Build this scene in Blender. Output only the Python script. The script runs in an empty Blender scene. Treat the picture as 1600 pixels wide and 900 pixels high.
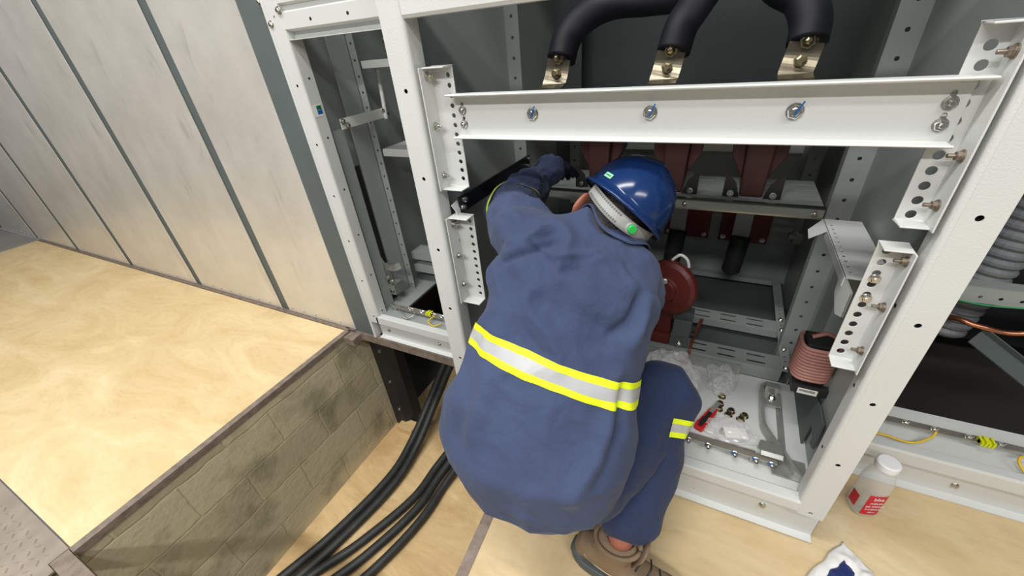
import bpy, bmesh, math, random
from mathutils import Vector, Matrix, noise
from mathutils.bvhtree import BVHTree
PI = math.pi
R = math.radians
random.seed(7)
V = Vector
sc = bpy.context.scene
COL = sc.collection

# ------------------------------------------------------------------ camera
yaw, pit, rol, FPX = -.50429, .56012, -.09937, 625.66
_f = V((math.sin(yaw)*math.cos(pit), math.cos(yaw)*math.cos(pit), -math.sin(pit)))
_r = V((math.cos(yaw), -math.sin(yaw), 0)); _u = _r.cross(_f)
RT = _r*math.cos(rol) + _u*math.sin(rol)
UP = -_r*math.sin(rol) + _u*math.cos(rol)
FW = _f
CP = V((0, -.84, 1.30))
cd = bpy.data.cameras.new('camera'); cam = bpy.data.objects.new('camera', cd); COL.objects.link(cam)
cd.sensor_width = 36; cd.lens = 36*FPX/1600; cd.clip_start = .02
m3 = Matrix((RT, UP, -FW)).transposed()
cam.matrix_world = Matrix.Translation(CP) @ m3.to_4x4()
sc.camera = cam

# ------------------------------------------------------------------ light
sc.view_settings.view_transform = 'Standard'; sc.view_settings.look = 'None'
sc.view_settings.gamma = 1; sc.view_settings.use_curve_mapping = False
sc.view_settings.exposure = -0.28
w = bpy.data.worlds.new('world'); sc.world = w; w.use_nodes = True
w.node_tree.nodes['Background'].inputs[0].default_value = (.93, .97, 1, 1)
w.node_tree.nodes['Background'].inputs[1].default_value = .22
def area(name, loc, size, power, col=(1, .985, .96), rot=(0, 0, 0)):
    l = bpy.data.lights.new(name, 'AREA'); l.shape = 'RECTANGLE'; l.size, l.size_y = size; l.energy = power; l.color = col
    o = bpy.data.objects.new(name, l); o.location = loc; o.rotation_euler = rot; COL.objects.link(o); return o
area('ceiling_lamp_light', (-1.0, -.80, 3.3), (2.4, .25), 84)
area('ceiling_lamp_light', (-4.0, -1.0, 3.3), (2.4, .25), 50)
area('ceiling_lamp_light', (2.3, -1.9, 3.3), (2.4, .25), 80)
area('ceiling_lamp_light', (-.5, -3.0, 3.3), (2.4, .25), 170)

# ------------------------------------------------------------------ materials
def mat(name, col, rough=.5, metal=0., var=0., vscale=6., bump=0., bscale=60., spec=.5, trans=0., stretch=(1, 1, 1), col2=None, ior=1.45, alpha=1.):
    m = bpy.data.materials.new(name); m.use_nodes = True
    nt = m.node_tree; b = nt.nodes['Principled BSDF']; L = nt.links
    b.inputs['Base Color'].default_value = (*col, 1); b.inputs['Roughness'].default_value = rough
    b.inputs['Metallic'].default_value = metal; b.inputs['Specular IOR Level'].default_value = spec
    b.inputs['Transmission Weight'].default_value = trans; b.inputs['IOR'].default_value = ior
    b.inputs['Alpha'].default_value = alpha
    tc = nt.nodes.new('ShaderNodeTexCoord'); mp = nt.nodes.new('ShaderNodeMapping')
    mp.inputs['Scale'].default_value = stretch; L.new(tc.outputs['Object'], mp.inputs['Vector'])
    m['vec'] = mp.name
    if var or col2:
        n = nt.nodes.new('ShaderNodeTexNoise'); n.inputs['Scale'].default_value = vscale; n.inputs['Detail'].default_value = 6
        L.new(mp.outputs[0], n.inputs['Vector'])
        r = nt.nodes.new('ShaderNodeValToRGB')
        c2 = col2 or tuple(c*(1-var) for c in col)
        r.color_ramp.elements[0].position = .35; r.color_ramp.elements[0].color = (*c2, 1)
        r.color_ramp.elements[1].position = .65; r.color_ramp.elements[1].color = (*col, 1)
        L.new(n.outputs['Fac'], r.inputs[0]); L.new(r.outputs[0], b.inputs['Base Color'])
    if bump:
        n = nt.nodes.new('ShaderNodeTexNoise'); n.inputs['Scale'].default_value = bscale; n.inputs['Detail'].default_value = 5
        L.new(mp.outputs[0], n.inputs['Vector'])
        bp = nt.nodes.new('ShaderNodeBump'); bp.inputs['Strength'].default_value = bump; bp.inputs['Distance'].default_value = .002
        L.new(n.outputs['Fac'], bp.inputs['Height']); L.new(bp.outputs[0], b.inputs['Normal'])
    return m
def rgb(r, g, b): return tuple(((c/255+.055)/1.055)**2.4 if c > 10 else c/255/12.92 for c in (r, g, b))
M = {}
M['paint'] = mat('white_powder_coat', rgb(208, 210, 207), .42, bump=.25, bscale=260, var=.03, vscale=5)
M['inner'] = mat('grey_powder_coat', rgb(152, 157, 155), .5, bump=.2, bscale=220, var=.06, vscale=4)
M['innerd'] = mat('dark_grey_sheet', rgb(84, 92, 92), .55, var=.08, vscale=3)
M['seam'] = mat('seam_grey', rgb(92, 101, 101), .6, var=.08, vscale=8)
M['zinc'] = mat('zinc_plate', rgb(176, 178, 172), .34, .55, var=.15, vscale=25)
M['tin'] = mat('tinned_busbar', rgb(178, 174, 162), .3, .6, var=.18, vscale=18)
M['bolt'] = mat('zinc_bolt', rgb(205, 203, 196), .22, 1.)
M['brassy'] = mat('yellow_zinc_nut', rgb(178, 165, 130), .25, 1.)
M['rust'] = mat('rusty_stud', rgb(150, 88, 70), .5, .5)
M['rustbolt'] = mat('weathered_bolt', rgb(150, 138, 124), .35, .7, var=.3, vscale=60)
M['lugm'] = mat('dull_tinned_lug', rgb(132, 124, 106), .3, .75, var=.25, vscale=30)
M['hole'] = mat('dark_hole', rgb(28, 28, 26), .8)
M['black'] = mat('black_rubber', rgb(34, 35, 36), .55, bump=.3, bscale=80)
M['cable'] = mat('black_cable', rgb(50, 51, 50), .5, var=.3, vscale=20, bump=.3, bscale=60)
M['navycable'] = mat('dark_heat_shrink', rgb(18, 20, 30), .62, var=.2, vscale=15)
M['epoxy'] = mat('brown_epoxy_resin', rgb(74, 44, 42), .5, var=.2, vscale=9)
M['redepoxy'] = mat('red_epoxy_resin', rgb(112, 34, 38), .42, var=.2, vscale=9)
M['oxide'] = mat('red_oxide_enamel', rgb(98, 38, 34), .4, var=.3, vscale=9, bump=.2, bscale=30)
M['coil'] = mat('pink_lead_wire', rgb(172, 122, 112), .5, var=.12, vscale=30)
M['blackp'] = mat('black_plastic', rgb(38, 38, 38), .4)
M['blackbar'] = mat('black_insulating_bar', rgb(24, 27, 34), .35)
M['label'] = mat('white_sticker', rgb(232, 232, 228), .5)
M['ink'] = mat('black_ink', rgb(30, 30, 30), .6)
M['blue'] = mat('blue_marking', rgb(20, 90, 165), .5)
M['green'] = mat('green_marking', rgb(20, 105, 75), .5)
M['strap'] = mat('orange_strap', rgb(118, 66, 48), .5)
M['clear'] = mat('clear_plastic', (.95, .95, .95), .08, trans=1., ior=1.3)
M['yellow'] = mat('yellow_wire', rgb(228, 190, 50), .5)
M['lime'] = mat('lime_connector', rgb(222, 226, 40), .45)
M['copper'] = mat('copper_tube', rgb(190, 125, 95), .3, .9)
M['greenw'] = mat('green_wire', rgb(50, 150, 95), .5)
M['edge'] = mat('rusty_steel_angle', rgb(140, 126, 114), .6, .1, var=.35, vscale=30, bump=.6, bscale=90)
M['tube'] = mat('grey_corrugated_tube', rgb(118, 122, 126), .5)
M['white'] = mat('white_plastic', rgb(238, 238, 238), .35)
M['bagw'] = mat('white_bag', rgb(232, 232, 230), .4, bump=.3, bscale=30)
M['bagp'] = mat('bag_print', rgb(38, 52, 105), .3, bump=.4, bscale=20)
M['red'] = mat('red_plastic', rgb(196, 32, 36), .35)
M['redlabel'] = mat('red_label', rgb(196, 30, 48), .4)
M['skin'] = mat('skin', rgb(160, 100, 80), .5, var=.12, vscale=20)
M['hair'] = mat('dark_hair', rgb(34, 27, 24), .6, bump=1., bscale=220)
M['hat'] = mat('blue_hard_hat', rgb(20, 46, 92), .17, var=.08, vscale=6)
M['hatstrap'] = mat('grey_suspension', rgb(150, 152, 148), .5)
M['hatgreen'] = mat('green_knob', rgb(38, 178, 80), .4)
M['sticker'] = mat('green_sticker', rgb(150, 215, 165), .5)
M['lime2'] = mat('fluorescent_yellow_tape', rgb(226, 246, 30), .6)
M['limed'] = mat('pale_lime_cuff', rgb(196, 214, 90), .6)
M['silver'] = mat('silver_reflective_tape', rgb(176, 178, 178), .42, .0, var=.06, vscale=30)
M['glove'] = mat('dark_glove', rgb(22, 26, 48), .7, bump=.4, bscale=150)
M['shoe'] = mat('brown_suede', rgb(128, 108, 86), .75, var=.15, vscale=30, bump=.5, bscale=180)
M['shoemesh'] = mat('brown_mesh', rgb(134, 114, 88), .8, bump=1., bscale=500)
M['sole'] = mat('grey_rubber_sole', rgb(78, 84, 86), .55, bump=.3, bscale=60)
M['lace'] = mat('shoe_piping', rgb(196, 178, 150), .6)

def cloth(name, c1, c2):
    m = mat(name, c1, .85, col2=c2, vscale=3.2, spec=.2)
    nt = m.node_tree; b = nt.nodes['Principled BSDF']; L = nt.links
    b.inputs['Sheen Weight'].default_value = .08; b.inputs['Sheen Roughness'].default_value = .5
    mp = nt.nodes[m['vec']]
    n1 = nt.nodes.new('ShaderNodeTexNoise'); n1.inputs['Scale'].default_value = 14; n1.inputs['Detail'].default_value = 4; n1.inputs['Distortion'].default_value = .6
    n2 = nt.nodes.new('ShaderNodeTexNoise'); n2.inputs['Scale'].default_value = 900
    L.new(mp.outputs[0], n1.inputs[0]); L.new(mp.outputs[0], n2.inputs[0])
    b1 = nt.nodes.new('ShaderNodeBump'); b1.inputs['Strength'].default_value = .5; b1.inputs['Distance'].default_value = .018
    b2 = nt.nodes.new('ShaderNodeBump'); b2.inputs['Strength'].default_value = .3; b2.inputs['Distance'].default_value = .001
    L.new(n1.outputs['Fac'], b1.inputs['Height']); L.new(n2.outputs['Fac'], b2.inputs['Height'])
    L.new(b1.outputs[0], b2.inputs['Normal']); L.new(b2.outputs[0], b.inputs['Normal'])
    return m
M['jacket'] = cloth('navy_work_jacket', rgb(66, 77, 106), rgb(57, 67, 94))
M['trouser'] = cloth('navy_work_trousers', rgb(48, 59, 88), rgb(39, 49, 76))

def ply(name, c1, c2, c3, ang=0.):
    m = bpy.data.materials.new(name); m.use_nodes = True; nt = m.node_tree; b = nt.nodes['Principled BSDF']; L = nt.links
    b.inputs['Roughness'].default_value = .62; b.inputs['Specular IOR Level'].default_value = .3
    tc = nt.nodes.new('ShaderNodeTexCoord')
    mp = nt.nodes.new('ShaderNodeMapping'); mp.inputs['Rotation'].default_value = (0, 0, ang); mp.inputs['Scale'].default_value = (1, 2.2, 1)
    L.new(tc.outputs['Object'], mp.inputs[0])
    n = nt.nodes.new('ShaderNodeTexNoise'); n.inputs['Scale'].default_value = 1.5; n.inputs['Detail'].default_value = 9; n.inputs['Roughness'].default_value = .68; n.inputs['Distortion'].default_value = 1.3
    L.new(mp.outputs[0], n.inputs[0])
    r = nt.nodes.new('ShaderNodeValToRGB'); e = r.color_ramp.elements
    e[0].position = .28; e[0].color = (*c2, 1); e[1].position = .62; e[1].color = (*c1, 1)
    x = e.new(.74); x.color = (*c3, 1)
    L.new(n.outputs['Fac'], r.inputs[0])
    # pale flecks and small dark specks
    mp2 = nt.nodes.new('ShaderNodeMapping'); mp2.inputs['Scale'].default_value = (9, 26, 1); mp2.inputs['Rotation'].default_value = (0, 0, ang+.3); L.new(tc.outputs['Object'], mp2.inputs[0])
    n2 = nt.nodes.new('ShaderNodeTexNoise'); n2.inputs['Scale'].default_value = 2.2; n2.inputs['Detail'].default_value = 5; L.new(mp2.outputs[0], n2.inputs[0])
    r2 = nt.nodes.new('ShaderNodeValToRGB'); r2.color_ramp.elements[0].position = .30; r2.color_ramp.elements[0].color = (.82, .80, .76, 1)
    r2.color_ramp.elements[1].position = .48; r2.color_ramp.elements[1].color = (1, 1, 1, 1); L.new(n2.outputs['Fac'], r2.inputs[0])
    mx = nt.nodes.new('ShaderNodeMixRGB'); mx.blend_type = 'MULTIPLY'; mx.inputs[0].default_value = .35
    L.new(r.outputs[0], mx.inputs[1]); L.new(r2.outputs[0], mx.inputs[2]); L.new(mx.outputs[0], b.inputs['Base Color'])
    bp = nt.nodes.new('ShaderNodeBump'); bp.inputs['Strength'].default_value = .15; bp.inputs['Distance'].default_value = .003
    L.new(n2.outputs['Fac'], bp.inputs['Height']); L.new(bp.outputs[0], b.inputs['Normal'])
    return m
M['plyL'] = ply('pale_plywood', rgb(226, 204, 160), rgb(202, 174, 122), rgb(234, 216, 178), .35)
M['plyR'] = ply('beige_plywood', rgb(210, 189, 150), rgb(188, 163, 120), rgb(220, 203, 168), -.4)
M['plyP'] = ply('pit_plywood', rgb(226, 198, 148), rgb(184, 148, 100), rgb(232, 210, 166), 1.2)
M['ground'] = mat('grey_screed', rgb(150, 146, 142), .7, var=.12, vscale=3)
M['tread'] = mat('painted_tread_plate', rgb(160, 148, 134), .5, .15, var=.2, vscale=12)
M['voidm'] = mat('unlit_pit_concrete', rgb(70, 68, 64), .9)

def galv():
    m = bpy.data.materials.new('galvanised_sheet'); m.use_nodes = True; nt = m.node_tree; b = nt.nodes['Principled BSDF']; L = nt.links
    b.inputs['Metallic'].default_value = .4; b.inputs['Roughness'].default_value = .38
    tc = nt.nodes.new('ShaderNodeTexCoord')
    n = nt.nodes.new('ShaderNodeTexNoise'); n.inputs['Scale'].default_value = 2.5; n.inputs['Detail'].default_value = 8; n.inputs['Roughness'].default_value = .65
    L.new(tc.outputs['Object'], n.inputs[0])
    r = nt.nodes.new('ShaderNodeValToRGB'); r.color_ramp.elements[0].position = .35; r.color_ramp.elements[0].color = (*rgb(212, 208, 200), 1)
    r.color_ramp.elements[1].position = .65; r.color_ramp.elements[1].color = (*rgb(230, 226, 218), 1)
    L.new(n.outputs['Fac'], r.inputs[0])
    mp = nt.nodes.new('ShaderNodeMapping'); mp.inputs['Scale'].default_value = (9, 9, 2.2); mp.inputs['Rotation'].default_value = (0, .5, 0); L.new(tc.outputs['Object'], mp.inputs[0])
    n2 = nt.nodes.new('ShaderNodeTexNoise'); n2.inputs['Scale'].default_value = 1.6; n2.inputs['Detail'].default_value = 6; n2.inputs['Distortion'].default_value = 1.; L.new(mp.outputs[0], n2.inputs[0])
    r2 = nt.nodes.new('ShaderNodeValToRGB'); r2.color_ramp.elements[0].position = .27; r2.color_ramp.elements[0].color = (.72, .71, .70, 1)
    r2.color_ramp.elements[1].position = .40; r2.color_ramp.elements[1].color = (1, 1, 1, 1); L.new(n2.outputs['Fac'], r2.inputs[0])
    mx = nt.nodes.new('ShaderNodeMixRGB'); mx.blend_type = 'MULTIPLY'; mx.inputs[0].default_value = .6
    L.new(r.outputs[0], mx.inputs[1]); L.new(r2.outputs[0], mx.inputs[2]); L.new(mx.outputs[0], b.inputs['Base Color'])
    mr = nt.nodes.new('ShaderNodeMapRange'); mr.inputs[3].default_value = .30; mr.inputs[4].default_value = .44
    L.new(n2.outputs['Fac'], mr.inputs[0]); L.new(mr.outputs[0], b.inputs['Roughness'])
    return m
M['galv'] = galv()

def blockwall():
    m = bpy.data.materials.new('concrete_block_wall'); m.use_nodes = True; nt = m.node_tree; b = nt.nodes['Principled BSDF']; L = nt.links
    b.inputs['Roughness'].default_value = .85; b.inputs['Specular IOR Level'].default_value = .2
    tc = nt.nodes.new('ShaderNodeTexCoord'); sp = nt.nodes.new('ShaderNodeSeparateXYZ'); cb = nt.nodes.new('ShaderNodeCombineXYZ')
    L.new(tc.outputs['Object'], sp.inputs[0])
    L.new(sp.outputs[1], cb.inputs[0]); L.new(sp.outputs[2], cb.inputs[1])
    nd = nt.nodes.new('ShaderNodeTexNoise'); nd.inputs['Scale'].default_value = 9; L.new(tc.outputs['Object'], nd.inputs[0])
    vm = nt.nodes.new('ShaderNodeVectorMath'); vm.operation = 'MULTIPLY_ADD'; vm.inputs[1].default_value = (.03, .03, 0)
    L.new(nd.outputs['Color'], vm.inputs[0]); L.new(cb.outputs[0], vm.inputs[2])
    br = nt.nodes.new('ShaderNodeTexBrick'); br.inputs['Scale'].default_value = 1
    br.inputs['Brick Width'].default_value = .40; br.inputs['Row Height'].default_value = .205; br.inputs['Mortar Size'].default_value = .006
    br.inputs['Mortar Smooth'].default_value = .6
    br.inputs['Color1'].default_value = (*rgb(200, 190, 160), 1); br.inputs['Color2'].default_value = (*rgb(178, 168, 140), 1); br.inputs['Mortar'].default_value = (*rgb(190, 181, 148), 1)
    L.new(vm.outputs[0], br.inputs[0])
    n = nt.nodes.new('ShaderNodeTexNoise'); n.inputs['Scale'].default_value = 4.5; n.inputs['Detail'].default_value = 7; L.new(tc.outputs['Object'], n.inputs[0])
    r = nt.nodes.new('ShaderNodeValToRGB'); r.color_ramp.elements[0].position = .34; r.color_ramp.elements[0].color = (.48, .49, .47, 1)
    r.color_ramp.elements[1].position = .50; r.color_ramp.elements[1].color = (1, 1, 1, 1); L.new(n.outputs['Fac'], r.inputs[0])
    mx = nt.nodes.new('ShaderNodeMixRGB'); mx.blend_type = 'MULTIPLY'; mx.inputs[0].default_value = .75
    L.new(br.outputs[0], mx.inputs[1]); L.new(r.outputs[0], mx.inputs[2]); L.new(mx.outputs[0], b.inputs['Base Color'])
    b1 = nt.nodes.new('ShaderNodeBump'); b1.invert = True; b1.inputs['Strength'].default_value = .4; b1.inputs['Distance'].default_value = .005
    L.new(br.outputs['Fac'], b1.inputs['Height'])
    n3 = nt.nodes.new('ShaderNodeTexNoise'); n3.inputs['Scale'].default_value = 40; n3.inputs['Detail'].default_value = 6; L.new(tc.outputs['Object'], n3.inputs[0])
    b2 = nt.nodes.new('ShaderNodeBump'); b2.inputs['Strength'].default_value = .5; b2.inputs['Distance'].default_value = .006
    L.new(n3.outputs['Fac'], b2.inputs['Height']); L.new(b1.outputs[0], b2.inputs['Normal']); L.new(b2.outputs[0], b.inputs['Normal'])
    return m
M['block'] = blockwall()

# ------------------------------------------------------------------ helpers
def BM(): return bmesh.new()
def tag(o, label, cat, group=None):
    o['label'] = label; o['category'] = cat
    if group: o['group'] = group
    return o
def mk(name, bm, material, parent=None, smooth=False, label=None, bevel=0.):
    """one mesh object from a bmesh written in world coordinates"""
    bmesh.ops.remove_doubles(bm, verts=bm.verts, dist=1e-6)
    bmesh.ops.recalc_face_normals(bm, faces=bm.faces)
    me = bpy.data.meshes.new(name); bm.to_mesh(me); bm.free()
    if smooth:
        for p in me.polygons: p.use_smooth = True
    me.materials.append(M[material] if isinstance(material, str) else material)
    o = bpy.data.objects.new(name, me); COL.objects.link(o)
    if parent is None:
        xs = [v.co for v in me.vertices]
        c = V(((min(v.x for v in xs)+max(v.x for v in xs))/2, (min(v.y for v in xs)+max(v.y for v in xs))/2, min(v.z for v in xs)))
        me.transform(Matrix.Translation(-c)); o.location = c
        o['_o'] = tuple(c)
    else:
        base = V(parent['_o']); me.transform(Matrix.Translation(-base)); o['_o'] = tuple(base); o.parent = parent
    if bevel:
        b = o.modifiers.new('bevel', 'BEVEL'); b.width = bevel; b.segments = 2; b.limit_method = 'ANGLE'; b.angle_limit = R(40)
    if label: o['label'] = label
    return o
def struct(name, bm, material, **k):
    o = mk(name, bm, material, **k); o['kind'] = 'structure'; return o
def thing(name, loc, label, cat, group=None):
    o = bpy.data.objects.new(name, None); o.empty_display_size = .05; COL.objects.link(o); o.location = loc; o['_o'] = tuple(loc)
    return tag(o, label, cat, group)
def copy_tree(o, delta, label, parent=None):
    c = o.copy(); COL.objects.link(c)
    if parent is None: c.location = V(o.location)+V(delta); c['label'] = label
    else: c.parent = parent
    for ch in list(o.children): copy_tree(ch, delta, None, c)
    return c
def box(bm, x0, x1, y0, y1, z0, z1, mt=None):
    vs = [bm.verts.new(p) for p in ((x0, y0, z0), (x1, y0, z0), (x1, y1, z0), (x0, y1, z0), (x0, y0, z1), (x1, y0, z1), (x1, y1, z1), (x0, y1, z1))]
    if mt is not None:
        for v in vs: v.co = mt @ v.co
    for f in ((0, 3, 2, 1), (4, 5, 6, 7), (0, 1, 5, 4), (1, 2, 6, 5), (2, 3, 7, 6), (3, 0, 4, 7)): bm.faces.new([vs[i] for i in f])
def frame(o, U, W):
    """matrix with local x=U, local z=W (w x u = y)"""
    U = V(U).normalized(); W = V(W).normalized(); Y = W.cross(U)
    m = Matrix((U, Y, W)).transposed().to_4x4(); m.translation = V(o); return m
def circ_rect(n, u0, u1, v0, v1, c, ru, rv):
    angs = sorted(set([i*2*PI/n for i in range(n)] + [math.atan2(b-c[1], a-c[0]) % (2*PI) for a in (u0, u1) for b in (v0, v1)]))
    inner, outer = [], []
    for a in angs:
        ca, sa = math.cos(a), math.sin(a)
        if ru > rv*1.3:      # slot
            e = .45; x = ru*math.copysign(abs(ca)**e, ca); y = rv*math.copysign(abs(sa)**e, sa)
        elif rv > ru*1.3:
            e = .6; x = ru*math.copysign(abs(ca)**e, ca); y = rv*math.copysign(abs(sa)**e, sa)
        else: x, y = ru*ca, rv*sa
        inner.append((c[0]+x, c[1]+y))
        t = min(((u1 if ca > 0 else u0)-c[0])/ca if abs(ca) > 1e-9 else 1e9, ((v1 if sa > 0 else v0)-c[1])/sa if abs(sa) > 1e-9 else 1e9)
        outer.append((c[0]+ca*t, c[1]+sa*t))
    return inner, outer
def plate(bm, mt, L, W, holes=(), t=.002, n=14):
    """sheet L x W in local xy with thickness -t in local z, with real holes (u,v,ru,rv)"""
    def brk(vals, a, b):
        vals = sorted(set(round(x, 5) for x in vals)); out = [a]
        for p, q in zip(vals, vals[1:]): out.append((p+q)/2)
        return out+[b]
    ub = brk([h[0] for h in holes], 0, L) if holes else [0, L]
    vb = brk([h[1] for h in holes], 0, W) if holes else [0, W]
    for i in range(len(ub)-1):
        for j in range(len(vb)-1):
            u0, u1, v0, v1 = ub[i], ub[i+1], vb[j], vb[j+1]
            h = [h for h in holes if u0 < h[0] < u1 and v0 < h[1] < v1]
            if not h:
                box(bm, u0, u1, v0, v1, -t, 0, mt); continue
            h = h[0]; inn, out = circ_rect(n, u0, u1, v0, v1, (h[0], h[1]), h[2], h[3] if len(h) > 3 else h[2])
            N = len(inn)
            r = [[bm.verts.new(mt @ V((p[0], p[1], z))) for p in ring] for ring in (inn, out) for z in (0, -t)]
            for k in range(N):
                l = (k+1) % N
                bm.faces.new((r[0][k], r[2][k], r[2][l], r[0][l])); bm.faces.new((r[1][k], r[1][l], r[3][l], r[3][k]))
                bm.faces.new((r[0][k], r[0][l], r[1][l], r[1][k]))
                if abs(out[k][0]-out[l][0]) < 1e-6 and (abs(out[k][0]) < 1e-6 or abs(out[k][0]-L) < 1e-6) or abs(out[k][1]-out[l][1]) < 1e-6 and (abs(out[k][1]) < 1e-6 or abs(out[k][1]-W) < 1e-6):
                    bm.faces.new((r[2][k], r[3][k], r[3][l], r[2][l]))
def prof(bm, pts, t, axis, a0, a1, off=(0, 0)):
    """bent sheet: 2D polyline thickened by t, extruded along axis ('x','y','z'); 2D coords are the other two axes in order"""
    pts = [V(p) for p in pts]; n = len(pts); L, Rr = [], []
    for i, p in enumerate(pts):
        d = ((pts[i]-pts[i-1]).normalized() if i else V((0, 0))) + ((pts[i+1]-pts[i]).normalized() if i < n-1 else V((0, 0)))
        d.normalize(); nr = V((-d.y, d.x))
        k = 1.
        if 0 < i < n-1:
            c = max(.35, nr.dot(V((-(pts[i+1]-pts[i]).y, (pts[i+1]-pts[i]).x)).normalized())); k = 1/c
        L.append(p+nr*t/2*k); Rr.append(p-nr*t/2*k)
    def p3(q, a): return {'x': (a, q.x, q.y), 'y': (q.x, a, q.y), 'z': (q.x, q.y, a)}[axis]
    g = [[bm.verts.new(p3(q, a)) for q in s] for s in (L, Rr) for a in (a0, a1)]
    for i in range(n-1):
        bm.faces.new((g[0][i], g[0][i+1], g[1][i+1], g[1][i])); bm.faces.new((g[2][i], g[3][i], g[3][i+1], g[2][i+1]))
        bm.faces.new((g[0][i], g[2][i], g[2][i+1], g[0][i+1])); bm.faces.new((g[1][i], g[1][i+1], g[3][i+1], g[3][i]))
    for i in (0, n-1): bm.faces.new((g[0][i], g[1][i], g[3][i], g[2][i]))
def arc(c, r, a0, a1, n=5): return [(c[0]+r*math.cos(R(a0+(a1-a0)*i/n)), c[1]+r*math.sin(R(a0+(a1-a0)*i/n))) for i in range(n+1)]
def lathe(bm, p, axis, prf, n=24, cap=True):
    """profile [(radius, height)] around axis from p"""
    A = V(axis).normalized(); U = A.orthogonal().normalized(); W = A.cross(U); p = V(p); rings = []
    for r, h in prf:
        rings.append([bm.verts.new(p+A*h+(U*math.cos(2*PI*k/n)+W*math.sin(2*PI*k/n))*max(r, 1e-5)) for k in range(n)])
    for a, b in zip(rings, rings[1:]):
        for k in range(n): bm.faces.new((a[k], a[(k+1) % n], b[(k+1) % n], b[k]))
    if cap: bm.faces.new(rings[0][::-1]); bm.faces.new(rings[-1])
def spline(pts, n=10):
    pts = [V(p) for p in pts]; out = []
    P = [pts[0]*2-pts[1]]+pts+[pts[-1]*2-pts[-2]]
    for i in range(1, len(P)-2):
        a, b, c, d = P[i-1:i+3]
        for k in range(n):
            t = k/n; out.append(.5*((2*b)+(c-a)*t+(2*a-5*b+4*c-d)*t*t+(3*b-a-3*c+d)*t**3))
    out.append(pts[-1]); return out
def tube(bm, pts, r, n=12, smoothn=8, flat=None, up=None):
    """tube along spline; r number or list; flat=(w,h) gives a flat strip section"""
    c = spline(pts, smoothn) if smoothn else [V(p) for p in pts]
    N = len(c); T = [(c[min(i+1, N-1)]-c[max(i-1, 0)]).normalized() for i in range(N)]
    U = V(up) if up else T[0].orthogonal(); rings = []
    for i in range(N):
        U = (V(up) if up else U); U = (U-T[i]*U.dot(T[i])).normalized(); W = T[i].cross(U)
        rr = r if not isinstance(r, (list, tuple)) else r[0]+(r[-1]-r[0])*i/(N-1)
        if flat:
            ring = [c[i]+W*a*flat[0]/2+U*b*flat[1]/2 for a, b in ((-1, -1), (1, -1), (1, 1), (-1, 1))]
        else: ring = [c[i]+(U*math.cos(2*PI*k/n)+W*math.sin(2*PI*k/n))*rr for k in range(n)]
        rings.append([bm.verts.new(q) for q in ring])
    n = len(rings[0])
    for a, b in zip(rings, rings[1:]):
        for k in range(n): bm.faces.new((a[k], a[(k+1) % n], b[(k+1) % n], b[k]))
    bm.faces.new(rings[0][::-1]); bm.faces.new(rings[-1])
def bolt_bm(p, ax, r=.0095, washer=True, stud=0.):
    bm = BM(); A = V(ax).normalized(); p = V(p)
    if washer: lathe(bm, p, A, [(r*1.45, 0), (r*1.45, .0022), (r*1.2, .0022), (r*1.2, .0045)], 20)
    h0 = .0045 if washer else 0
    lathe(bm, p+A*h0, A, [(r*1.1, 0), (r*1.1, r*.55), (r*.92, r*.7)], 6)
    if stud: lathe(bm, p+A*h0, A, [(r*.5, 0), (r*.5, r*.7+stud), (r*.4, r*.7+stud+.001)], 12)
    else: lathe(bm, p+A*(h0+r*.69), A, [(r*.62, 0), (r*.5, .0006)], 16)
    return bm
def bolt(parent, p, ax, r=.0095, stud=0., mat_='bolt', washer=True): return mk('bolt', bolt_bm(p, ax, r, washer, stud), mat_, parent)
def rows(n, a, step, v, r): return [(a+i*step, v, r) for i in range(n)]

# ------------------------------------------------------------------ setting
b = BM(); box(b, -9, -5.86, -3, .30, -.04, 0); box(b, -5.86, -3.41, -1.75, -.934, -.04, 0); box(b, -9, -1.70, -5, -1.75, -.04, 0); box(b, -1.70, 4, -5, -1.75, -.04, 0); struct('floor', b, 'ground')
b = BM(); box(b, -1.80, -1.675, -1.69, .42, -.88, -.031); struct('wall_pit_left', b, 'block')
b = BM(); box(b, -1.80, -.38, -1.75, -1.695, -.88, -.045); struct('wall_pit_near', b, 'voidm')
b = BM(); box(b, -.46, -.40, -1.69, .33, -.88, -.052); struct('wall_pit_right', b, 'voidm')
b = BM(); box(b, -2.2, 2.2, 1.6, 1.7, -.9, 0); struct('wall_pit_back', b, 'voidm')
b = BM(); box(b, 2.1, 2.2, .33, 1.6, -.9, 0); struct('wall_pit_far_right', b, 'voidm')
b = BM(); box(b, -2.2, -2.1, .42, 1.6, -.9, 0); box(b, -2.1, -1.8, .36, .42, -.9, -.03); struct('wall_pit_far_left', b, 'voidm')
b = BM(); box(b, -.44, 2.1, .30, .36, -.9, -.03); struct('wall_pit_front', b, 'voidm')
b = BM(); box(b, -1.675, -.47, -1.69, 1.6, -.90, -.87); tag(mk('plywood_board', b, 'plyP'), 'stained plywood board lying on the bottom of the cable pit', 'board')
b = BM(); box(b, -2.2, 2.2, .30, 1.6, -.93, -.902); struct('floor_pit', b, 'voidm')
b = BM(); box(b, -5.85, -1.7035, -.93, .285, -.03, 0); tag(mk('plywood_board', b, 'plyL', bevel=.002), 'large pale plywood floor board left of the open pit', 'board')
b = BM(); v = [(-.495, .335), (-.478, -.30), (-.40, -1.75), (4, -1.75), (4, .335)]
f = b.faces.new([b.verts.new((x, y, 0)) for x, y in v]); g = bmesh.ops.extrude_face_region(b, geom=[f])
for q in g['geom']:
    if isinstance(q, bmesh.types.BMVert): q.co.z = -.03
tag(mk('plywood_board', b, 'plyR'), 'beige plywood floor board under the bottle and the crouching worker', 'board')
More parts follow.
